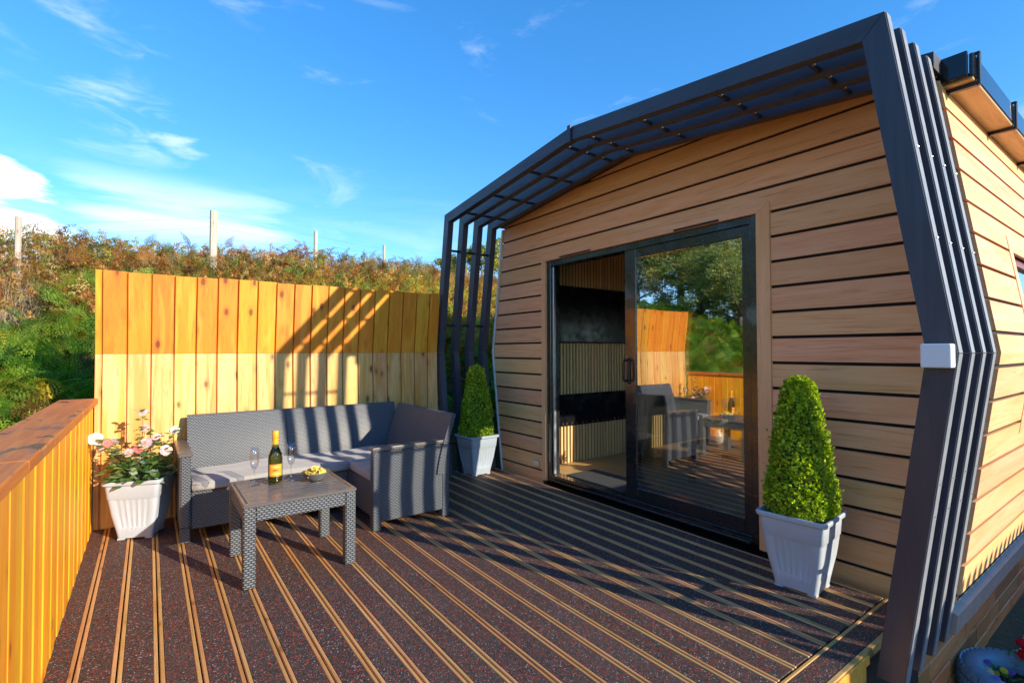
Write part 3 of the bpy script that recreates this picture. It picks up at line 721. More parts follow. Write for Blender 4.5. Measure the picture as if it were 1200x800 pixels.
for k in range(-1, 25):
    yc = S0 + SP*(k+0.5)
    if yc + wd/2 > 3.165: continue
    b_ = inst('decking_board', me_b, deck, Vector((XR, yc, 0))-dl); inst('rubber_strip', me_r, b_, (0, 0, 0))
for y0, y1 in ((-0.34, 1.55), (1.553, 3.16)):
    m = MB(); m.cbox(-0.972, -0.957, y0, y1, -0.04, 0.0, 0.003); m.cbox(-0.866, -0.846, y0, y1, -0.04, 0.0, 0.003); m.box(-0.957, -0.866, y0+.002, y1-.002, -0.04, -0.014)
    b_ = m.build('decking_board', DECK_WY, deck)
    MB().cbox(-0.956, -0.867, y0+.003, y1-.003, -0.0138, -0.0018, 0.002).build('rubber_strip', RUBBER, b_)
me = MB().cbox(0, 0.02, 0, 0.092, -1.02, 0, 0.004).mesh('fascia_board', FASCIA_W)
y = -0.34
while y < 2.42:
    inst('fascia_board', me, deck, Vector((-0.868, y, -0.046))-dl); y += 0.097
MB().cbox(-0.8675, -0.835, -0.34, 2.47, -0.0455, -0.005, 0.005).build('edge_rail', FASCIA_W, deck)

# ------------------------------------------------------------------ tall timber fence
XFB, XFK, XFT, ZFT = -4.703, -4.751, -4.678, 1.875
fence = thing('timber_fence', (-4.72, 1.05, 0), 'tall amber stained timber privacy fence with paler lower boards behind the sofa', 'fence')
edges_y = [-0.329, -0.285] + [-0.285+0.1466*k for k in range(1, 19)] + [2.474]
for i in range(len(edges_y)-1):
    y0, y1 = edges_y[i]+0.0055, edges_y[i+1]-0.0055; dz = random.uniform(-0.004, 0.004); t_ = 0.030; dx = random.uniform(-0.0015, 0.0015)
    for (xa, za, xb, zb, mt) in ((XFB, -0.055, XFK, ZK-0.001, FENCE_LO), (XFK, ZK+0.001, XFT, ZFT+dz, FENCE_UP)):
        m = MB(); c = 0.003
        vs = []
        for x, z in ((xa, za), (xb, zb)):
            for (oy, ox) in ((y0+c, 0), (y1-c, 0), (y1, -c), (y1, -t_), (y0, -t_), (y0, -c)): vs.append((x+ox+dx, oy, z))
        m.add(vs, [(0, 1, 7, 6), (1, 2, 8, 7), (2, 3, 9, 8), (3, 4, 10, 9), (4, 5, 11, 10), (5, 0, 6, 11), (0, 5, 4, 3, 2, 1), (6, 7, 8, 9, 10, 11)])
        if i < len(edges_y)-2:
            m.add([(x+ox+dx, yy, z) for x, z in ((xa, za), (xb, zb)) for yy, ox in ((y1, -0.0225), (y1+0.0105, -0.0225), (y1+0.0105, -0.0290), (y1, -0.0290))], [(0, 1, 5, 4), (1, 2, 6, 5), (2, 3, 7, 6), (3, 2, 1, 0), (4, 5, 6, 7)])
        m.build('fence_board', mt, fence)
def fence_x(z): return XFB+(XFK-XFB)*z/ZK if z < ZK else XFK+(XFT-XFK)*(z-ZK)/(ZFT-ZK)
for z in (0.25, 1.0, 1.7):
    x = fence_x(z)-0.0345; MB().cbox(x-0.04, x, -0.30, 2.47, z-0.045, z+0.045, 0.004).build('back_rail', FENCE_UP, fence)
for y in (-0.27, 1.0, 2.40): MB().cbox(-4.90, -4.815, y, y+0.075, -1.02, 1.82, 0.004).build('post', FENCE_UP, fence)

# ------------------------------------------------------------------ deck railing
rail = thing('deck_railing', (-2.8, -0.33, 0), 'low boarded railing with wide red brown handrail along the left of the deck', 'railing')
x = -0.95; k = 0
while x > -4.66:
    w = 0.100+random.uniform(-.004, .004); j = random.uniform(-.0012, .0012)+(0.0025 if k % 2 else 0.0)
    MB().cbox(max(x-w, -4.696), x-0.004, -0.350+j, -0.328+j, -0.05, 0.9015, 0.004).build('railing_board', RAIL_W, rail)
    x -= w; k += 1
MB().box(-4.69, -0.955, -0.3632, -0.3520, -0.04, 0.90).build('backing_board', RAIL_W, rail)
MB().cbox(-4.70, -0.95, -0.42, -0.3635, 0.06, 0.15, 0.004).build('rail', RAIL_W, rail)
MB().cbox(-4.70, -0.95, -0.42, -0.3635, 0.78, 0.87, 0.004).build('rail', RAIL_W, rail)
for a_, b_ in ((-4.72, -2.15), (-2.146, -0.90)): rbox(a_, b_, -0.515, -0.300, 0.902, 0.944, 0.006, 2).build('handrail', HANDRAIL, rail)
for xx in (-4.6, -3.4, -2.2, -1.0): MB().cbox(xx-0.04, xx+0.04, -0.50, -0.421, -1.02, 0.90, 0.004).build('post', RAIL_W, rail)

# ------------------------------------------------------------------ corner sofa
sofa = thing('corner_sofa', (-4.3, 1.1, 0), 'dark grey moulded rattan corner sofa against the timber fence', 'sofa')
def W(m, name, mat=WICKER, smooth=False, par=None): return m.build(name, mat, par or sofa, smooth, True)
W(MB().cbox(-4.62, -4.025, 0.237, 1.297, 0.075, 0.330, 0.008), 'seat_base')
W(MB().cbox(-4.62, -4.025, 1.300, 1.90, 0.075, 0.330, 0.008), 'seat_base')
W(MB().cbox(-4.022, -3.527, 1.312, 1.90, 0.075, 0.330, 0.008), 'seat_base')
arm = W(MB().cbox(-4.655, -4.0, 0.170, 0.234, 0.10, 0.572, 0.012), 'armrest')
MB().cbox(-4.66, -3.992, 0.160, 0.243, 0.5725, 0.600, 0.006).build('arm_cap', SLAT_GREY, arm)
for xx in (-4.655, -4.068): W(MB().cbox(xx+.001, xx+0.066, 0.172, 0.232, 0.0, 0.0995, 0.006), 'foot', WICKER)
arm2 = W(MB().cbox(-3.524, -3.462, 1.292, 1.905, 0.055, 0.562, 0.012), 'armrest')
rbox(-3.532, -3.454, 1.284, 1.910, 0.5625, 0.592, 0.008, 2).build('arm_cap', SLAT_GREY, arm2)
for yy in (1.293, 1.842): W(MB().cbox(-3.5235, -3.4565, yy, yy+0.062, 0.0, 0.548, 0.006), 'foot')
W(MB().cbox(-4.06, -4.03, 1.28, 1.31, 0, 0.0745, 0.004), 'foot'); W(MB().cbox(-4.62, -4.56, 1.84, 1.90, 0, 0.0745, 0.004), 'foot')
def back_profile(off0, s):          # curved lean: list of (depth, z) front then rear
    f = []
    for k in range(9):
        t = k/8; f.append((off0 + s*(0.125*t**1.35), 0.335+0.447*t))
    r = [(p[0]+s*(0.055-0.018*(i/8)), p[1]) for i, p in enumerate(f)]
    return f + [(f[-1][0]+s*0.014, 0.790), (r[-1][0]-s*0.008, 0.790)] + r[::-1]
prof = back_profile(-4.495, -1)
for y0, y1 in ((0.240, 0.948), (0.953, 1.50), (1.505, 1.935)):
    W(MB().prism(prof, 'y', y0, y1), 'backrest')
prof2 = [(q[0], q[1]) for q in back_profile(1.795, 1)]
for x0, x1 in ((-4.50, -3.98), (-3.975, -3.445)):
    W(MB().prism(prof2, 'x', x0, x1), 'backrest')
def cushion(x0, x1, y0, y1, label, sag=0.0):
    bm = bmesh.new(); bmesh.ops.create_cube(bm, size=1)
    bmesh.ops.subdivide_edges(bm, edges=bm.edges, cuts=9, use_grid_fill=True)
    for v in bm.verts:
        c = v.co*2; ex = abs(c.x)**6; ey = abs(c.y)**6
        k = 1-0.30*max(ex, ey)*(1 if abs(c.z) > 0.5 else 0.2)
        sx, sy = 1-0.012*abs(c.z)**3, 1-0.012*abs(c.z)**3
        z = 0.373 + c.z*0.040*k + (0.006*math.sin(7*c.x+2*c.y)+0.004*math.sin(5*c.y+1) if c.z > 0.5 else 0) - 0.004
        v.co = ((x0+x1)/2+c.x*sx*(x1-x0)/2, (y0+y1)/2+c.y*sy*(y1-y0)/2, max(z, 0.3315))
    bmesh.ops.smooth_vert(bm, verts=bm.verts, factor=0.5)
    m = MB(); bm.verts.index_update(); m.add([v.co[:] for v in bm.verts], [[v.index for v in f_.verts] for f_ in bm.faces]); bm.free()
    tag(m.build('seat_cushion', CUSHION, None, True, origin=((x0+x1)/2, (y0+y1)/2, 0.3315)), label, 'cushion', 'grey seat cushions on the corner sofa')
cushion(-4.545, -3.992, 0.238, 1.292, 'long grey seat cushion on the left of the rattan sofa, striped with sun and shade')
cushion(-4.545, -3.995, 1.298, 1.84, 'square grey seat cushion in the inner corner of the rattan sofa')
cushion(-3.990, -3.528, 1.302, 1.84, 'grey seat cushion on the short shaded return of the sofa beside its right arm')

# ------------------------------------------------------------------ coffee table
TX0, TX1, TY0, TY1, TZ = -3.625, -3.022, 0.415, 1.022, 0.455
tab = thing('coffee_table', (-3.32, 0.72, 0), 'grey moulded rattan coffee table with slatted top in front of the sofa', 'table')
lw = 0.062
for xx in (TX0, TX1-lw):
    for yy in (TY0, TY1-lw): W(MB().cbox(xx, xx+lw, yy, yy+lw, 0, TZ-0.022, 0.007), 'leg', WICKER_T, par=tab)
for a_ in ((TX0+.004, TX0+0.03, TY0+lw, TY1-lw), (TX1-0.03, TX1-.004, TY0+lw, TY1-lw), (TX0+lw, TX1-lw, TY0+.004, TY0+0.03), (TX0+lw, TX1-lw, TY1-0.03, TY1-.004)):
    W(MB().cbox(*a_, TZ-0.098, TZ-0.022, 0.005), 'apron', WICKER_T, par=tab)
fr_ = MB()
fr_.cbox(TX0-.004, TX0+0.03, TY0-.004, TY1+.004, TZ-0.0215, TZ, 0.006); fr_.cbox(TX1-0.03, TX1+.004, TY0-.004, TY1+.004, TZ-0.0215, TZ, 0.006)
fr_.cbox(TX0+0.0305, TX1-0.0305, TY0-.004, TY0+0.02, TZ-0.0215, TZ, 0.006); fr_.cbox(TX0+0.0305, TX1-0.0305, TY1-0.02, TY1+.004, TZ-0.0215, TZ, 0.006)
fr_.build('top_frame', SLAT_GREY, tab)
ns = 12; pw = (TX1-TX0-0.062)/ns
for k in range(ns):
    xx = TX0+0.031+k*pw
    MB().cbox(xx+0.004, xx+pw-0.004, TY0+0.021, TY1-0.021, TZ-0.021, TZ-0.0015, 0.006).build('top_slat', SLAT_GREY, tab)
MB().box(TX0+0.03, TX1-0.03, TY0+0.02, TY1-0.02, TZ-0.026, TZ-0.022).build('under_tray', BLACK, tab)
# bottle
bx, by = -3.419, 0.645
bot = thing('wine_bottle', (bx, by, TZ), 'dark green sparkling wine bottle with orange foil neck on the coffee table', 'bottle')
bh = [(0.0001, 0.004), (0.030, 0.001), (0.040, 0.006), (0.0415, 0.02), (0.0415, 0.150), (0.039, 0.175), (0.031, 0.200), (0.022, 0.222), (0.0165, 0.245), (0.0150, 0.26), (0.0145, 0.318), (0.0001, 0.319)]
MB().lathe(bh, (bx, by, TZ), 32, False).build('glass_body', BOTTLE_G, bot, True)
MB().lathe([(0.0160, 0.242), (0.0172, 0.246), (0.0168, 0.27), (0.0175, 0.285), (0.0192, 0.290), (0.0195, 0.318), (0.0165, 0.327), (0.0001, 0.329)], (bx, by, TZ), 24).build('foil_cap', FOIL, bot, True)
MB().lathe([(0.0200, 0.229), (0.0172, 0.2415), (0.0168, 0.2425), (0.0188, 0.229)], (bx, by, TZ), 24).build('neck_band', CHINA, bot, True)
def wrap(r, z0, z1, a0, a1, n=12, t=0.0008):
    m = MB(); vs = []; fs = []
    for i in range(n+1):
        a = a0+(a1-a0)*i/n
        for rr in (r, r+t):
            for z in (z0, z1): vs.append((bx+rr*math.cos(a), by+rr*math.sin(a), TZ+z))
    for i in range(n):
        b0 = i*4; b1 = b0+4; fs += [(b0+2, b1+2, b1+3, b0+3), (b0, b0+1, b1+1, b1), (b0+1, b0+3, b1+3, b1+1), (b0, b1, b1+2, b0+2)]
    fs += [(0, 2, 3, 1), (n*4, n*4+1, n*4+3, n*4+2)]; return m.add(vs, fs)
va = math.atan2(-by, -bx) + 0.05
wrap(0.0417, 0.052, 0.125, va-0.95, va+0.95).build('label', PROSECCO_LABEL, bot)
wrap(0.0426, 0.066, 0.069, va-0.7, va+0.7).build('label_line', LABEL_EDGE, bot); wrap(0.0426, 0.108, 0.111, va-0.7, va+0.7).build('label_line', LABEL_EDGE, bot)
wrap(0.0426, 0.084, 0.094, va-0.35, va+0.35).build('label_print', plain('label_dark_print', (0.30, 0.08, 0.02), 0.5), bot)
def flute(x, y, label):
    t = thing('champagne_flute', (x, y, TZ), label, 'wine glass', 'champagne flutes on the coffee table')
    MB().lathe([(0.0001, 0.0), (0.034, 0.001), (0.034, 0.003), (0.012, 0.007), (0.0045, 0.014), (0.0038, 0.05), (0.0042, 0.088), (0.010, 0.098), (0.021, 0.120), (0.026, 0.150), (0.0265, 0.19), (0.0245, 0.232), (0.0238, 0.232), (0.0255, 0.19), (0.025, 0.15), (0.020, 0.122), (0.008, 0.102), (0.0001, 0.101)], (x, y, TZ), 28, False).build('glass', CRYSTAL, t, True)
    return t
flute(-3.452, 0.532, 'empty champagne flute on the left of the wine bottle')
flute(-3.448, 0.744, 'empty champagne flute between the wine bottle and the bowl of crisps')
bwx, bwy = -3.34, 0.868
bowl = thing('snack_bowl', (bwx, bwy, TZ), 'small dark grey bowl holding crisps on the coffee table', 'bowl')
MB().lathe([(0.0001, 0.004), (0.035, 0.0), (0.040, 0.004), (0.064, 0.022), (0.084, 0.055), (0.086, 0.058), (0.082, 0.057), (0.060, 0.026), (0.0001, 0.012)], (bwx, bwy, TZ), 36, False).build('bowl_body', BOWL, bowl, True)
cm = MB()
for k in range(34):
    a = random.uniform(0, 6.28); r_ = 0.062*math.sqrt(random.random()); h = 0.046+0.040*(1-r_/0.07)*random.random()
    c = Vector((bwx+r_*math.cos(a), bwy+r_*math.sin(a), TZ+h)); q = Quaternion((random.uniform(-1, 1), random.uniform(-1, 1), random.uniform(-1, 1), random.uniform(-1, 1))).normalized()
    s_ = random.uniform(0.016, 0.026); g = [(-1, -.7, .2), (0, -.9, -.1), (1, -.6, .25), (1.1, .3, .1), (.4, 1, .25), (-.6, .9, .3), (-1.1, .2, .15), (0, 0, -.25)]
    g2 = [(u, v, w+0.12) for u, v, w in g]
    cm.add([c+q@(Vector(p)*s_) for p in g]+[c+q@(Vector(p)*s_) for p in g2], [(i, (i+1) % 7, 7) for i in range(7)]+[(8+(i+1) % 7, 8+i, 15) for i in range(7)]+[(i, 8+i, 8+(i+1) % 7, (i+1) % 7) for i in range(7)])
tag(cm.build('crisps', CRISP, None, origin=(bwx, bwy, TZ+0.05)), 'heap of golden crisps filling the grey bowl', 'crisps', None, 'stuff')

# ------------------------------------------------------------------ planters and plants
def ring(hw, z, flute_amp=0.0, cr=0.012, per=28):
    pts = []
    for side in range(4):
        ang = side*math.pi/2; ca, sa = math.cos(ang), math.sin(ang)
        for k in range(per):
            u = -1+2*(k+0.5)/per; y = u*(hw-cr*0.4); x = hw
            if abs(u) > 0.93: x -= cr*0.4*(abs(u)-0.93)/0.07*1.4
            if abs(u) < 0.74:
                x -= flute_amp*(0.5-0.5*math.cos((u/0.74+1)*math.pi*6))
            pts.append((x*ca-y*sa, x*sa+y*ca, z))
    return pts
def pot_meshes():
    m = MB()
    rings = [ring(0.104, 0.012), ring(0.110, 0.05), ring(0.1165, 0.085), ring(0.117, 0.088, 0.005), ring(0.1345, 0.18, 0.006), ring(0.1475, 0.278, 0.005), ring(0.1485, 0.286), ring(0.1525, 0.292), ring(0.160, 0.378)]
    inn_ = [ring(0.166, 0.380), ring(0.173, 0.386), ring(0.176, 0.402), ring(0.172, 0.409), ring(0.163, 0.409), ring(0.155, 0.385), ring(0.150, 0.36)]
    m.loft(rings, True); body = m
    return body, MB().loft(inn_, False), MB().loft([ring(0.151, 0.355), ring(0.150, 0.372)], True)
pb, pr, ps = pot_meshes()
pbm = pb.mesh('pot_body', POT, smooth=True); prm = pr.mesh('rim', POT, smooth=True); psm = ps.mesh('soil', SOIL)
ftm = MB().cbox(-0.022, 0.022, -0.022, 0.022, 0, 0.0125, 0.003).mesh('foot', POT)
for me in (pbm, prm):
    if hasattr(me, 'set_sharp_from_angle'): me.set_sharp_from_angle(angle=R(38))
def pot(x, y, rz, label):
    t = thing('plant_pot', (x, y, 0), label, 'plant pot', 'pale blue grey square plant pots', rz)
    inst('pot_body', pbm, t, (0, 0, 0)); inst('rim', prm, t, (0, 0, 0)); inst('soil', psm, t, (0, 0, 0))
    for sx in (-1, 1):
        for sy in (-1, 1): inst('foot', ftm, t, (sx*0.082, sy*0.082, 0))
    return t
P_R = (-1.290, 2.885); P_F = (-4.468, 2.785); P_L = (-4.400, -0.035)
pot(*P_R, R(5), 'ribbed pale pot of the clipped cone bush to the right of the glass door')
pot(*P_F, R(2), 'ribbed pale pot of the clipped cone bush by the far left corner of the cabin')
pot(*P_L, R(-21), 'ribbed pale pot of the pink rose bush beside the railing')

def topiary_mesh():
    n = 9500; h = 0.735
    t = RNG.random(n)**1.25; th = RNG.random(n)*2*np.pi
    def rad(t): return np.interp(t, [0, 0.04, 0.12, 0.5, 0.88, 0.96, 1.0], [0.140, 0.156, 0.160, 0.124, 0.078, 0.064, 0.022])
    lump = RNG.normal(0, 1, 64)[(np.floor(th*8/6.2832)+8*np.floor(t*8)).astype(int) % 64]*0.004 + 0.009*np.sin(9*th+21*t)*np.sin(31*t+3*th)
    depth = RNG.random(n)**2*0.03
    r = rad(t)*1.10+lump-depth+RNG.normal(0, 0.005, n)+0.018*(RNG.random(n) < 0.012)
    P = np.stack([r*np.cos(th), r*np.sin(th), t*h], -1)
    # leaf: little folded oval of 4 triangles
    bv = np.array([(0, -0.1, 0), (0.55, 0.45, 0.18), (0, 1.0, -0.05), (-0.55, 0.45, 0.18), (0, 0.45, 0.0)])
    bt = np.array([(0, 1, 4), (1, 2, 4), (2, 3, 4), (3, 0, 4)])
    sc = RNG.uniform(0.012, 0.020, n)
    m = rotmats(th-np.pi/2+RNG.normal(0, 0.6, n), RNG.uniform(0.35, 1.75, n), RNG.normal(0, 0.5, n), sc)
    g = RNG.random(n)[:, None]; br = RNG.uniform(0.65, 1.2, n)[:, None]
    col = (np.array([0.17, 0.30, 0.018])*(1-g)+np.array([0.55, 0.70, 0.04])*g)*br*(0.72+0.55*RNG.random(400)[(np.floor(th*18/6.2832)+18*np.floor(t*20)).astype(int) % 400])[:, None]
    return scatter(bv, bt, m, P, col)
tv_, tt_, tcn = topiary_mesh()
top_me = np_mesh('foliage', tv_, tt_, BOX, tcn)
core = MB().lathe([(0.118, 0.0), (0.126, 0.06), (0.098, 0.36), (0.062, 0.62), (0.040, 0.69), (0.004, 0.71)], (0, 0, 0), 20).mesh('inner_twigs', plain('dark_twig_mass', (0.04, 0.07, 0.015), 0.9, bump=0.6, scale=60), smooth=True)
stem_me = MB().tube([(0, 0, -0.02), (0, 0, 0.06)], 0.012, 8).mesh('stem', BARK)
def topiary(p, label, rz):
    t = thing('topiary_cone', (p[0], p[1], 0.375), label, 'topiary bush', 'clipped cone bushes in pots', rz)
    inst('foliage', top_me, t, (0, 0, 0.018)); inst('inner_twigs', core, t, (0, 0, 0.018)); inst('stem', stem_me, t, (0, 0, 0))
topiary(P_R, 'sunlit clipped cone bush in the pot to the right of the glass door', 0.4)
topiary(P_F, 'shaded clipped cone bush in the pot at the far left corner of the cabin', 2.3)

# ---- rose bush
rb = thing('rose_bush', (P_L[0], P_L[1], 0.372), 'leafy rose bush with pink and white blooms in the pot beside the railing', 'rose bush')
def leaf_add(m, c, d, up, ln, wdt, tint):
    d = Vector(d).normalized(); s_ = d.cross(Vector(up)).normalized(); n = s_.cross(d)
    pts = [c, c+d*ln*0.3+s_*wdt*0.8+n*ln*0.05, c+d*ln*0.62+s_*wdt+n*ln*0.03, c+d*ln-n*ln*0.08, c+d*ln*0.62-s_*wdt+n*ln*0.03, c+d*ln*0.3-s_*wdt*0.8+n*ln*0.05, c+d*ln*0.5-n*ln*0.06]
    m.add(pts, [(0, 1, 6), (1, 2, 6), (2, 3, 6), (3, 4, 6), (4, 5, 6), (5, 0, 6)], tint)
def bloom_add(m, c, axis, r, cols):
    ax = Vector(axis).normalized(); q = Vector((0, 0, 1)).rotation_difference(ax)
    for ringi, (n, rr, lift, cup) in enumerate(((6, 1.0, 0.05, 0.35), (5, 0.78, 0.20, 0.75), (5, 0.52, 0.38, 1.15), (4, 0.30, 0.50, 1.5))):
        for k in range(n):
            a = 2*math.pi*(k+0.5*ringi)/n+random.uniform(-.15, .15); tint = tuple(max(0, min(1, x*random.uniform(0.9, 1.08))) for x in cols[min(ringi, len(cols)-1)])
            grid = []
            for i in range(4):
                t = i/3
                for j in (-1, -0.35, 0.35, 1):
                    w = rr*r*0.62*math.sin(math.pi*(0.18+0.67*t))*j
                    rad_ = rr*r*t*math.cos(cup*t*0.8)+0.1*r*rr; z = r*(lift*0.5+rr*t*math.sin(cup*t*0.8)*0.9-0.10*abs(j)*t-(0.16*t**4))
                    ww = Vector((rad_*math.cos(a)-w*math.sin(a), rad_*math.sin(a)+w*math.cos(a), z)); grid.append(c+q@ww)
            m.add(grid, [(i*4+j, i*4+j+1, i*4+j+5, i*4+j+4) for i in range(3) for j in range(3)], tint)
WH = [(0.80, 0.70, 0.69), (0.84, 0.78, 0.75), (0.82, 0.62, 0.57)]; PK = [(0.70, 0.20, 0.19), (0.78, 0.34, 0.31), (0.75, 0.28, 0.24)]; LP = [(0.80, 0.52, 0.50), (0.84, 0.70, 0.66), (0.78, 0.46, 0.40)]
base = Vector((P_L[0], P_L[1], 0.365))
tips = [((167.5, 483), -4.40, 0.036, WH), ((170, 501), -4.37, 0.034, LP), ((169, 519), -4.28, 0.054, LP), ((161, 526), -4.27, 0.040, PK), ((195, 527), -4.31, 0.046, LP), ((112, 514), -4.36, 0.048, WH), ((118, 524), -4.34, 0.036, LP), ((183, 511), -4.36, 0.032, WH), ((150, 530), -4.26, 0.034, LP), ((125, 519), -4.33, 0.036, PK), ((205, 503), -4.40, 0.034, WH), ((133, 516), -4.38, 0.03, LP)]
smb = MB(); lmb = MB()
GRE = [(0.09, 0.20, 0.05), (0.15, 0.30, 0.06), (0.07, 0.16, 0.06), (0.27, 0.38, 0.11), (0.38, 0.48, 0.40)]
tocam = Vector((0.90, -0.1, 0.35))
for (pp, xx, r_, cl) in tips:
    tip = bp(pp[0], pp[1], 'x', xx); b0 = base+Vector((random.uniform(-.04, .06), random.uniform(-.05, .05), 0))
    midp = b0.lerp(tip, 0.5)+Vector((random.uniform(-.02, .03), (tip.y-b0.y)*0.15, 0.03)); pts = []
    for i in range(9):
        t = i/8; pts.append(b0*(1-t)**2+midp*2*t*(1-t)+tip*t*t)
    smb.tube(pts, [0.0042-0.0025*i/8 for i in range(9)], 6)
    ax = (tocam+Vector((random.uniform(-.4, .4), random.uniform(-.5, .5), random.uniform(-.1, .6)))).normalized()
    bm_ = MB(); bloom_add(bm_, tip-ax*r_*0.15, ax, r_*0.84, cl); bm_.build('bloom', PETAL, rb, True, tint=True)
    for i in range(2, 9):
        for s_ in range(4):
            a = random.uniform(0, 6.28); d = Vector((math.cos(a), math.sin(a), random.uniform(-.3, .6)))
            leaf_add(lmb, pts[i]+d*0.012, d, (random.uniform(-.3, .3), random.uniform(-.3, .3), 1), random.uniform(0.036, 0.062), random.uniform(0.013, 0.022), random.choice(GRE))
for k in range(300):
    a = random.uniform(0, 6.28); r_ = random.uniform(0.03, 0.20); h = random.uniform(0.0, 0.13)*(1.2-r_*2)
    c = base+Vector((r_*math.cos(a), r_*math.sin(a)*1.0, 0.02+h)); c.x = max(c.x, -4.64)
    d = Vector((math.cos(a)+random.uniform(-.6, .6), math.sin(a)+random.uniform(-.6, .6), random.uniform(-.3, .7)))
    leaf_add(lmb, c, d, (random.uniform(-.4, .4), random.uniform(-.4, .4), 1), random.uniform(0.045, 0.075), random.uniform(0.016, 0.026), random.choice(GRE))
for k in range(16):
    a = random.uniform(0, 6.28); e = base+Vector((0.15*math.cos(a), 0.15*math.sin(a), random.uniform(0.06, 0.16))); smb.tube([base, base.lerp(e, .5)+Vector((0, 0, .03)), e], [0.004, 0.003, 0.002], 5)
smb.build('stems', STEM, rb, True); lmb.build('leaves', LEAF, rb, tint=True)

# ---- vase of flowers indoors
vx, vy, vz = -2.62, 4.22, 0.42
vase = thing('flower_vase', (vx, vy, vz), 'rounded white vase seen through the sliding glass on the dark table', 'vase')
MB().lathe([(0.001, 0), (0.045, 0.0), (0.062, 0.03), (0.066, 0.06), (0.058, 0.10), (0.040, 0.125), (0.044, 0.14), (0.038, 0.138), (0.03, 0.12), (0.001, 0.02)], (vx, vy, vz), 28, False).build('vase_body', CHINA, vase, True)
bq = thing('bouquet', (vx, vy, vz+0.12), 'small bouquet of yellow, pink and white flowers in the white vase', 'flowers')
vl = MB(); vs_ = MB()
for k in range(15):
    a = random.uniform(0, 6.28); r_ = 0.09*math.sqrt(random.random()); c = Vector((vx+r_*math.cos(a), vy+r_*math.sin(a), vz+0.19+0.09*random.random()*(1-r_*4)))
    vs_.tube([(vx, vy, vz+0.10), (vx+0.4*(c.x-vx), vy+0.4*(c.y-vy), vz+0.16), c], 0.0025, 5)
    cl = random.choice(([(0.80, 0.55, 0.08)], [(0.75, 0.30, 0.35)], [(0.82, 0.80, 0.75)], [(0.45, 0.45, 0.75)]))
    fb = MB(); bloom_add(fb, c, (random.uniform(-.6, .6), -0.6, 0.8), 0.028, cl); fb.build('bloom', PETAL, bq, True, tint=True)
    for s_ in range(3):
        d = Vector((random.uniform(-1, 1), random.uniform(-1, 1), random.uniform(-.1, .6))); leaf_add(vl, c-Vector((0, 0, 0.03)), d, (0, 0, 1), 0.05, 0.014, random.choice(GRE))
vs_.build('stems', STEM, bq); vl.build('leaves', LEAF, bq, tint=True)

# ------------------------------------------------------------------ tyre planter and gravel at lower right
ty = thing('tyre_planter', (-0.655, 4.33, -0.90), 'old car tyre painted pale blue and used as a planter', 'planter')
tcx, tcy, tcz = -0.655, 4.33, -0.90
tm = MB(); n1, n2 = 64, 20; vs = []; fs = []
def tyre_pt(a, b_, out=0.0):
    c_, s_ = math.cos(b_), math.sin(b_); sq = (abs(c_)**3+abs(s_)**3)**(-1/3)
    rr = 0.232+(0.072*sq+out)*c_; z = 0.105+(0.098*sq+out)*s_
    return (tcx+rr*math.cos(a), tcy+rr*math.sin(a), tcz+z)
for i in range(n1):
    for j in range(n2): vs.append(tyre_pt(2*math.pi*i/n1, 2*math.pi*j/n2))
for i in range(n1):
    for j in range(n2): fs.append((i*n2+j, ((i+1) % n1)*n2+j, ((i+1) % n1)*n2+(j+1) % n2, i*n2+(j+1) % n2))
tm.add(vs, fs); tm.build('tyre', TYRE, ty, True)
tr_ = MB()
for row, (b0, b1) in enumerate(((-0.85, -0.42), (-0.34, -0.02), (0.06, 0.38), (0.46, 0.84))):
    for i in range(46):
        a0 = 2*math.pi*(i+0.5*(row % 2))/46; a1 = a0+2*math.pi*0.72/46
        p = [tyre_pt(a, b_, o) for o in (-0.004, 0.014) for a, b_ in ((a0, b0), (a1, b0), (a1, b1), (a0, b1))]
        tr_.add(p, [(0, 1, 2, 3), (7, 6, 5, 4), (0, 4, 5, 1), (1, 5, 6, 2), (2, 6, 7, 3), (3, 7, 4, 0)])
tag(tr_.build('tread_blocks', TYRE, ty), None, None, None, 'stuff')
MB().lathe([(0.001, 0.02), (0.16, 0.02), (0.16, 0.12), (0.001, 0.15)], (tcx, tcy, tcz), 24).build('soil', SOIL, ty)
def small_plant(name, c, label, cat, cols, nb, spread, hgt, bsize=0.019):
    t = thing(name, c, label, cat); c = Vector(c); l = MB(); st = MB()
    for k in range(60):
        a = random.uniform(0, 6.28); r_ = spread*math.sqrt(random.random()); d = Vector((math.cos(a), math.sin(a), random.uniform(0, 1)))
        leaf_add(l, c+Vector((r_*math.cos(a), r_*math.sin(a), random.uniform(0, hgt*0.6))), d, (0, 0, 1), random.uniform(.03, .05), .011, random.choice(GRE[:4]))
    for k in range(nb):
        a = random.uniform(0, 6.28); r_ = spread*math.sqrt(random.random()); p = c+Vector((r_*math.cos(a), r_*math.sin(a), hgt*random.uniform(.7, 1.1))); st.tube([c+Vector((r_*.4*math.cos(a), r_*.4*math.sin(a), 0)), p], 0.002, 5)
        fb = MB(); bloom_add(fb, p, (random.uniform(-.5, .5), -0.5, 0.9), bsize, random.choice(cols)); fb.build('bloom', PETAL, t, True, tint=True)
    st.build('stems', STEM, t); l.build('leaves', LEAF, t, tint=True)
small_plant('pansy', (-0.725, 4.25, -0.78), 'yellow and violet pansies growing in the painted tyre', 'flowers', ([(0.80, 0.60, 0.05)], [(0.30, 0.22, 0.65)], [(0.75, 0.70, 0.55)]), 9, 0.12, 0.08)
small_plant('red_flower', (-0.655, 4.50, -0.78), 'bright red bedding flower behind the pansies in the painted tyre', 'flowers', ([(0.70, 0.015, 0.03)],), 10, 0.09, 0.19, 0.030)
pf = thing('picket_fence', (2.25, 6.2, -0.90), 'picket fence opposite the side wall, known by its comb shaped shadow on the cladding', 'fence')
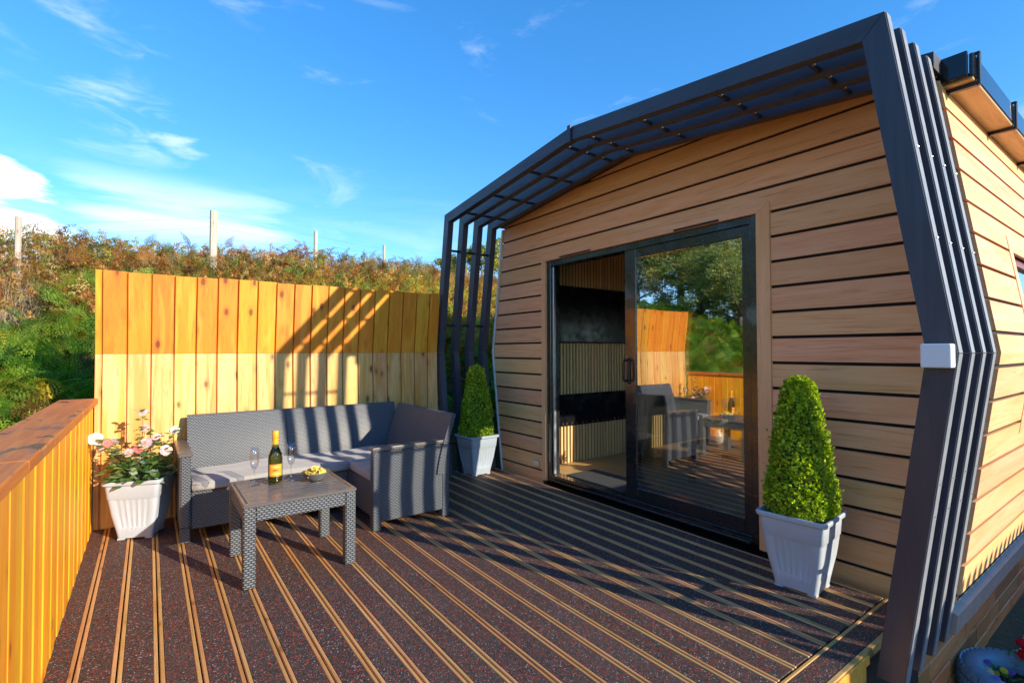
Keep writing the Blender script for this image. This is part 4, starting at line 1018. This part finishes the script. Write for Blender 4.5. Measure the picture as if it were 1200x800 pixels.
pk = MB().prism([(-0.031, 0), (0.031, 0), (0.031, 2.09), (0, 2.12), (-0.031, 2.09)], 'x', 0, 0.02).mesh('picket', POST_W)
for k in range(46): inst('picket', pk, pf, (0, -2.6+k*0.115, 0))
MB().box(2.272, 2.30, 3.5, 9.0, -0.75, 1.12).build('backing_board', POST_W, pf)
pipe = MB(); pipe.tube([(XS+0.02, 4.16, -0.20), (XS+0.035, 4.16, -0.14), (XS+0.035, 4.15, -0.08)], 0.016, 8)
tag(pipe.build('pipe_stub', BLACK, None, origin=(XS+0.02, 4.16, -0.2)), 'short black pipe stub on the timber skirting of the cabin', 'pipe')
tap = MB(); tap.lathe([(0.001, -0.03), (0.03, -0.025), (0.034, 0.0), (0.03, 0.025), (0.001, 0.03)], (XS+0.045, 4.62, -0.38), 14)
tag(tap.build('outdoor_tap', BLACK, None, True, origin=(XS+0.04, 4.62, -0.38)), 'round black fitting on the skirting planks', 'tap')
ng = 9000
gp = np.stack([RNG.uniform(-0.82, 0.9, ng), RNG.uniform(3.0, 9.0, ng), np.full(ng, -0.892)], -1)
ov = np.array([(1, 0, 0), (-1, 0, 0), (0, 1, 0), (0, -1, 0), (0, 0, .7), (0, 0, -.7)], float); ot = np.array([(0, 2, 4), (2, 1, 4), (1, 3, 4), (3, 0, 4), (2, 0, 5), (1, 2, 5), (3, 1, 5), (0, 3, 5)])
gv, gtt, gc = scatter(ov, ot, rotmats(RNG.random(ng)*6.3, RNG.normal(0, .4, ng), RNG.normal(0, .4, ng), RNG.uniform(0.007, 0.016, ng)), gp, np.ones((ng, 3)))
o = bpy.data.objects.new('gravel', np_mesh('gravel', gv, gtt, GRAVEL)); COL.objects.link(o); tag(o, 'loose grey gravel beside the cabin skirting', 'gravel', None, 'stuff')

# ------------------------------------------------------------------ bracken
JR = np.random.default_rng(5)
def frond(npair, pinn):
    V = []; T = []
    def rach(t): return np.array([0.0, 0.62*t+0.18*t*t, 0.72*t-0.42*t*t])
    def tri(a, b, c):
        i = len(V); V.extend([a, b, c]); T.append((i, i+1, i+2))
    w = 0.006
    for k in range(5):
        a, b = rach(k/5), rach((k+1)/5); s = np.array([w*(1.1-k/5), 0, 0]); tri(a-s, a+s, b)
    for k in range(npair):
        t = 0.24+0.74*k/(npair-1); p = rach(t); ln = 0.40*(1.02-t)**0.75*(0.6+0.4*min(1, (t-0.1)/0.25)); tang = rach(min(1, t+.02))-rach(t); tang /= np.linalg.norm(tang)
        for s in (-1, 1):
            d = np.array([s*0.90, 0, 0])+tang*0.40+np.array([0, 0, -0.16]); d /= np.linalg.norm(d)
            if pinn == 0:
                hw = tang*0.032*(1.1-t*0.5); tri(p-hw, p+hw, p+d*ln); tri(p+d*ln*0.2-hw*1.4, p+d*ln*0.62+hw*1.5, p+d*ln*0.9)
            else:
                for q in range(pinn):
                    u = (q+0.4)/pinn; c = p+d*ln*u; pl = ln*0.36*(1.05-u); b = d*ln*0.30/pinn
                    for ss in (-1, 1):
                        e = tang*ss*0.9+d*0.55+np.array([0, 0, JR.normal(0, .35)]); tri(c-b, c+b, c+e*pl)
                tri(p+d*ln*0.75-tang*0.010, p+d*ln*0.75+tang*0.010, p+d*ln)
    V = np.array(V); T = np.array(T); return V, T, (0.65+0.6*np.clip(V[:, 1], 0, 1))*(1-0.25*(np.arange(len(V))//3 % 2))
FN = frond(13, 5); FL = frond(11, 0)
def tangle(seed, npair=7, seg=3):
    """an autumn frond gone limp: thin curled pinnae with sparse ragged pinnules"""
    rg = np.random.default_rng(seed); V = []; T = []
    def tri(a, b, c):
        i = len(V); V.extend([a, b, c]); T.append((i, i+1, i+2))
    p = np.zeros(3); d = np.array([0.1*rg.normal(), 0.5, 0.85]); pts = [p.copy()]
    for k in range(npair+2):
        d = d+np.array([rg.normal(0, .16), rg.normal(0, .1), -0.15+rg.normal(0, .08)]); d /= np.linalg.norm(d); p = p+d*1.0/(npair+2); pts.append(p.copy())
        s = np.array([0.007, 0.003, 0]); tri(pts[-2]-s, pts[-2]+s, pts[-1])
    for k in range(npair):
        c0 = pts[k+2]; ln = 0.34*(1.05-k/npair)
        for sd in (-1, 1):
            q = np.array([sd*0.9, 0.3, 0.0])+rg.normal(0, .35, 3); q /= np.linalg.norm(q); c = c0.copy()
            for j in range(seg):
                q = q+np.array([0, 0, -0.22])+rg.normal(0, .22, 3); q /= np.linalg.norm(q); e = c+q*ln/seg; side = np.cross(q, rg.normal(0, 1, 3)); side /= np.linalg.norm(side)
                tri(c-side*0.006, c+side*0.006, e)
                for ss in (-1, 1):
                    w_ = 0.13*(1.15-j/seg)*rg.uniform(0.5, 1.2)*(1.05-0.6*k/npair)
                    tri(c+q*ln/seg*0.2, c+q*ln/seg*0.75, c+q*ln/seg*0.55+(side*ss+q*0.35+rg.normal(0, .2, 3))*w_)
                c = e
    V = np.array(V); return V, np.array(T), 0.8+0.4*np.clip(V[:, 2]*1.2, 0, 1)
TG = [tangle(k) for k in range(6)]
def plant(name, bases, n, xr, yr, colf, size, label, cat, cull=None, tilt=(0.05, 0.75), lift=1.0):
    if isinstance(bases, tuple): bases = [bases]
    VV = []; TT = []; CC = []; o_ = 0
    for base in bases:
        m_ = n//len(bases); x = RNG.uniform(*xr, m_); y = RNG.uniform(*yr, m_)
        # a clear strip keeps the wire fence post at the far left in view
        k = ~((x > -11.6) & (x < -7.2) & (np.abs(y-(-1.70*(-x)/11.1)) < 0.30) & (RNG.random(m_) < 0.90))
        if cull is not None: k &= cull(x, y)
        x, y = x[k], y[k]; m_ = len(x); z = hmap(x, y)
        sc = RNG.uniform(*size, m_)
        # each frond stands on its own stalk, lifted above the soil
        P = np.stack([x, y, z+RNG.uniform(0.0, 0.55, m_)*np.minimum(1.0, 0.35+sc)*lift], -1)
        m = rotmats(RNG.random(m_)*2*np.pi, RNG.uniform(*tilt, m_), RNG.normal(0, 0.25, m_), sc)
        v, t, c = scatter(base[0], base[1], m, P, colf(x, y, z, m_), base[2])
        VV.append(v); TT.append(t+o_); CC.append(c); o_ += len(v)
    o = bpy.data.objects.new(name, np_mesh(name, np.concatenate(VV), np.concatenate(TT), FERN, np.clip(np.concatenate(CC), 0, 1))); COL.objects.link(o)
    tag(o, label, cat, None, 'stuff'); return o
def palette(cols, w):
    cols = np.array(cols); w = np.array(w)/sum(w)
    def f(x, y, z, n):
        c = cols[RNG.choice(len(cols), n, p=w)]; return c*RNG.uniform(0.5, 1.4, n)[:, None]
    return f
GREEN = palette([(0.22, 0.40, 0.045), (0.33, 0.50, 0.055), (0.15, 0.30, 0.045), (0.52, 0.56, 0.07), (0.58, 0.42, 0.03), (0.30, 0.15, 0.04)], [4, 4, 3, 1.6, 0.5, 0.6])
RUST = palette([(0.56, 0.25, 0.06), (0.42, 0.18, 0.05), (0.62, 0.36, 0.11), (0.40, 0.36, 0.07), (0.23, 0.29, 0.06), (0.64, 0.48, 0.17), (0.24, 0.11, 0.04)], [3, 2.2, 2.4, 3.0, 2.6, 1.6, 1.0])
GOLD = palette([(0.62, 0.36, 0.05), (0.54, 0.26, 0.05), (0.44, 0.42, 0.06), (0.22, 0.27, 0.05), (0.66, 0.48, 0.10)], [3, 2.4, 2.8, 1.8, 1.3])
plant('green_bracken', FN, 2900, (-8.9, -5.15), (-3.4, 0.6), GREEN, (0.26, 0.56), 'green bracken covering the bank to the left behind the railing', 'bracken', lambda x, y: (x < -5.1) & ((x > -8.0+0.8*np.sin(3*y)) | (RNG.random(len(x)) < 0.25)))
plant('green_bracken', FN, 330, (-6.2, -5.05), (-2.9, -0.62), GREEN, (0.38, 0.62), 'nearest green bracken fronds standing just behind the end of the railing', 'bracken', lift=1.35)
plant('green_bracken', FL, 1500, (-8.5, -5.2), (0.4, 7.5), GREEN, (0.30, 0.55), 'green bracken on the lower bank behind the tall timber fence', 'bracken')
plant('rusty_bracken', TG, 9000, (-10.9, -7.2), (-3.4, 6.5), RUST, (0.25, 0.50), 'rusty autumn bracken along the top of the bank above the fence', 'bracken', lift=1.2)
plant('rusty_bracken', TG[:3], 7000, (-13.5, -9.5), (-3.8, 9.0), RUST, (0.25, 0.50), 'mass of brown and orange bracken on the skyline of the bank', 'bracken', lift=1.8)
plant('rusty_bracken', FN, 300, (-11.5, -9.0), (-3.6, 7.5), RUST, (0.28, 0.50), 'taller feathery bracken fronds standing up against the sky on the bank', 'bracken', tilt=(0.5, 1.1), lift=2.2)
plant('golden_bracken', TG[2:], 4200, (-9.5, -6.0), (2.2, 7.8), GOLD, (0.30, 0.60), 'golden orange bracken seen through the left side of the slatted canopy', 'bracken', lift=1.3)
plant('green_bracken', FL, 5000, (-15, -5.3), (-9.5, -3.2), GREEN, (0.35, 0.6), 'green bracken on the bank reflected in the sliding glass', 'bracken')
# dead stalks by the wire fence
dm_v = []; dm = MB()
for k in range(380):
    x = random.uniform(-11.0, -8.0); y = -x*random.uniform(-0.185, -0.045); z = float(hmap(np.array([x]), np.array([y]))[0]); h = random.uniform(0.25, 0.75)
    l = Vector((random.gauss(0, .25), random.gauss(0, .25), 1))*h; bend = Vector((random.gauss(0, .03), random.gauss(0, .03), 0))
    p = Vector((x, y, z)); s_ = Vector((0.3, 0.95, 0))*random.uniform(0.0018, 0.004)
    dm.add([p-s_, p+s_, p+l*0.6+s_*.7+bend, p+l*0.6-s_*.7+bend, p+l], [(0, 1, 2, 3), (3, 2, 4)])
    for q in range(3):
        t = random.uniform(.4, .9); e = p+l*t; br = Vector((random.gauss(0, .10), random.gauss(0, .14), random.uniform(.03, .14))); dm.add([e-s_*.5, e+s_*.5, e+br], [(0, 1, 2)])
tag(dm.build('dead_stalks', DEAD, None, origin=(-9.8, -0.3, 2.0)), 'pale dead stalks standing among the bracken by the wire fence', 'dead grass', None, 'stuff')

# ------------------------------------------------------------------ stock fence on the bank
wf = thing('wire_fence', (-9.4, 0.4, 2.2), 'old wire stock fence with weathered round posts on top of the bank', 'fence')
posts = [((22, 254), (22, 348), 8.0, 0.042), ((250.5, 247), (250.5, 310), 9.2, 0.064), ((370, 271), (370, 300), 12.0, 0.045), ((450, 287), (450, 300), 15.0, 0.040)]
tops = []
for (pt, pb_, d, r_) in posts:
    o0 = Vector((0, 0, CAM_Z)); top = o0+cray(*pt)*d; bot_ = Vector((top.x, top.y, float(hmap(np.array([top.x]), np.array([top.y]))[0])-0.2))
    lean = Vector((random.uniform(-.02, .02), random.uniform(-.03, .03), 0))
    m = MB(); n = 9; hh = top.z-bot_.z
    m.tube([bot_, bot_.lerp(top, .5)+lean*0.3, top-Vector((0, 0, 0.004)), top], [r_*1.05, r_, r_*.97, r_*.85], n); m.build('post', POST_W, wf, False); tops.append((top, hh))
ext = [(tops[0][0]+(tops[0][0]-tops[1][0])*1.0, 1.2)]+tops
for k, dz in enumerate((0.12, 0.30, 0.48, 0.64, 0.80, 0.95)):
    for i in range(len(ext)-1):
        a_ = ext[i][0]-Vector((0, 0, dz)); b_ = ext[i+1][0]-Vector((0, 0, dz)); mid_ = a_.lerp(b_, .5)-Vector((0, 0, 0.02)); MB().tube([a_, mid_, b_], 0.0016, 4).build('wire', WIRE, wf)
# ------------------------------------------------------------------ trees
def tree_parts(h, crown_r, crown_z0, nleaf, cols, seed, leaf=0.09):
    rg = np.random.default_rng(seed); random.seed(seed)
    tb = MB(); pts = [(0, 0, -0.3)]; x = y = 0
    for k in range(1, 7):
        x += rg.normal(0, .06*h/6); y += rg.normal(0, .06*h/6); pts.append((x, y, h*0.92*k/6))
    r0 = 0.022*h; tb.tube(pts, [r0*(1.15-k/6.6) for k in range(7)], 8)
    cl = []
    for b in range(16):
        t = rg.uniform(crown_z0/h, 0.97); i = min(5, int(t*6)); p = Vector(pts[i]).lerp(Vector(pts[i+1]), t*6-i if t*6-i <= 1 else 1)
        a = b*2.4+rg.normal(0, .3); ln = crown_r*(1.1-0.65*t)*rg.uniform(0.7, 1.15); e = p+Vector((math.cos(a)*ln, math.sin(a)*ln, ln*rg.uniform(0.15, 0.7)))
        m_ = p.lerp(e, .5)+Vector((0, 0, -0.05*ln)); tb.tube([p, m_, e], [r0*0.35*(1.1-t), r0*0.22*(1.1-t), r0*0.06], 5)
        for q in range(6):
            c = p.lerp(e, 0.35+0.7*q/5)+Vector((rg.normal(0, .12*crown_r), rg.normal(0, .12*crown_r), rg.normal(0, .10*crown_r))); cl.append((c, crown_r*rg.uniform(0.12, 0.26)))
    cl.append((Vector(pts[-1]), crown_r*0.2))
    idx = rg.integers(0, len(cl), nleaf); C = np.array([c[0][:] for c in cl])[idx]; S = np.array([c[1] for c in cl])[idx]
    d = rg.normal(0, 1, (nleaf, 3)); d /= np.linalg.norm(d, axis=1)[:, None]; P = C+d*(S*rg.random(nleaf)**0.45)[:, None]*np.array([1, 1, 0.75])
    bv = np.array([(0, 0, 0), (0.45, 0.5, 0.12), (0, 1.1, -0.05), (-0.45, 0.5, 0.12)]); bt = np.array([(0, 1, 2), (0, 2, 3)])
    cc = np.array(cols); clv = rg.integers(0, len(cc), len(cl)); col = cc[np.where(rg.random(nleaf) < 0.7, clv[idx], rg.integers(0, len(cc), nleaf))]*rg.uniform(0.7, 1.25, nleaf)[:, None]
    v, t, c = scatter(bv, bt, rotmats(rg.random(nleaf)*6.3, rg.normal(-0.5, .7, nleaf), rg.normal(0, .7, nleaf), rg.uniform(0.7, 1.3, nleaf)*leaf), P, col)
    return tb.mesh('trunk', BARK, smooth=True), np_mesh('crown', v, t, LEAF, c)
YG = [(0.34, 0.34, 0.05), (0.25, 0.29, 0.05), (0.46, 0.38, 0.06), (0.16, 0.22, 0.05)]
DG = [(0.19, 0.29, 0.09), (0.28, 0.38, 0.12), (0.38, 0.44, 0.16), (0.15, 0.24, 0.08), (0.45, 0.45, 0.15)]
def place_tree(parts, x, y, s, rz, label, group=None):
    z = float(hmap(np.array([x]), np.array([y]))[0]); t = thing('tree', (x, y, z), label, 'tree', group, rz); t.scale = (s, s, s)
    inst('trunk', parts[0], t, (0, 0, 0)); inst('crown', parts[1], t, (0, 0, 0))
birch = tree_parts(4.2, 1.7, 0.7, 9000, YG, 3, 0.10)
for (px_t, d_t, s_t, r_t, lb) in ((533, 19.0, 0.46, 0.3, 'small yellow green birch showing between the first two canopy posts'), (562, 19.0, 0.60, 2.0, 'taller yellow birch rising over the bank beside the cabin wall'), (600, 21.0, 0.72, 4.0, 'yellow birch mostly hidden behind the cabin corner')):
    q_ = cray(px_t, 300)*d_t; place_tree(birch, q_.x, q_.y, s_t, r_t, lb)
tA = tree_parts(9.0, 3.2, 0.8, 26000, DG, 11, 0.095); tB = tree_parts(8.0, 2.8, 0.6, 24000, DG+YG[:2], 17, 0.09)
for i, (x, y, s) in enumerate(((-6.0, -9.5, 0.85), (-8.4, -8.6, 0.9), (-10.6, -9.6, 1.0), (-12.8, -8.8, 0.95), (-15.2, -10.2, 1.05), (-18.0, -9.2, 1.0), (-7.2, -13.0, 1.1), (-11.4, -13.6, 1.15), (-14.6, -14.0, 1.2), (-19.5, -13.0, 1.1), (-3.6, -10.5, 0.9))):
    place_tree(tA if i % 2 == 0 else tB, x, y, s*0.76, i*1.3, 'green woodland tree showing only as a reflection in the sliding glass door', 'woodland trees mirrored in the glass')
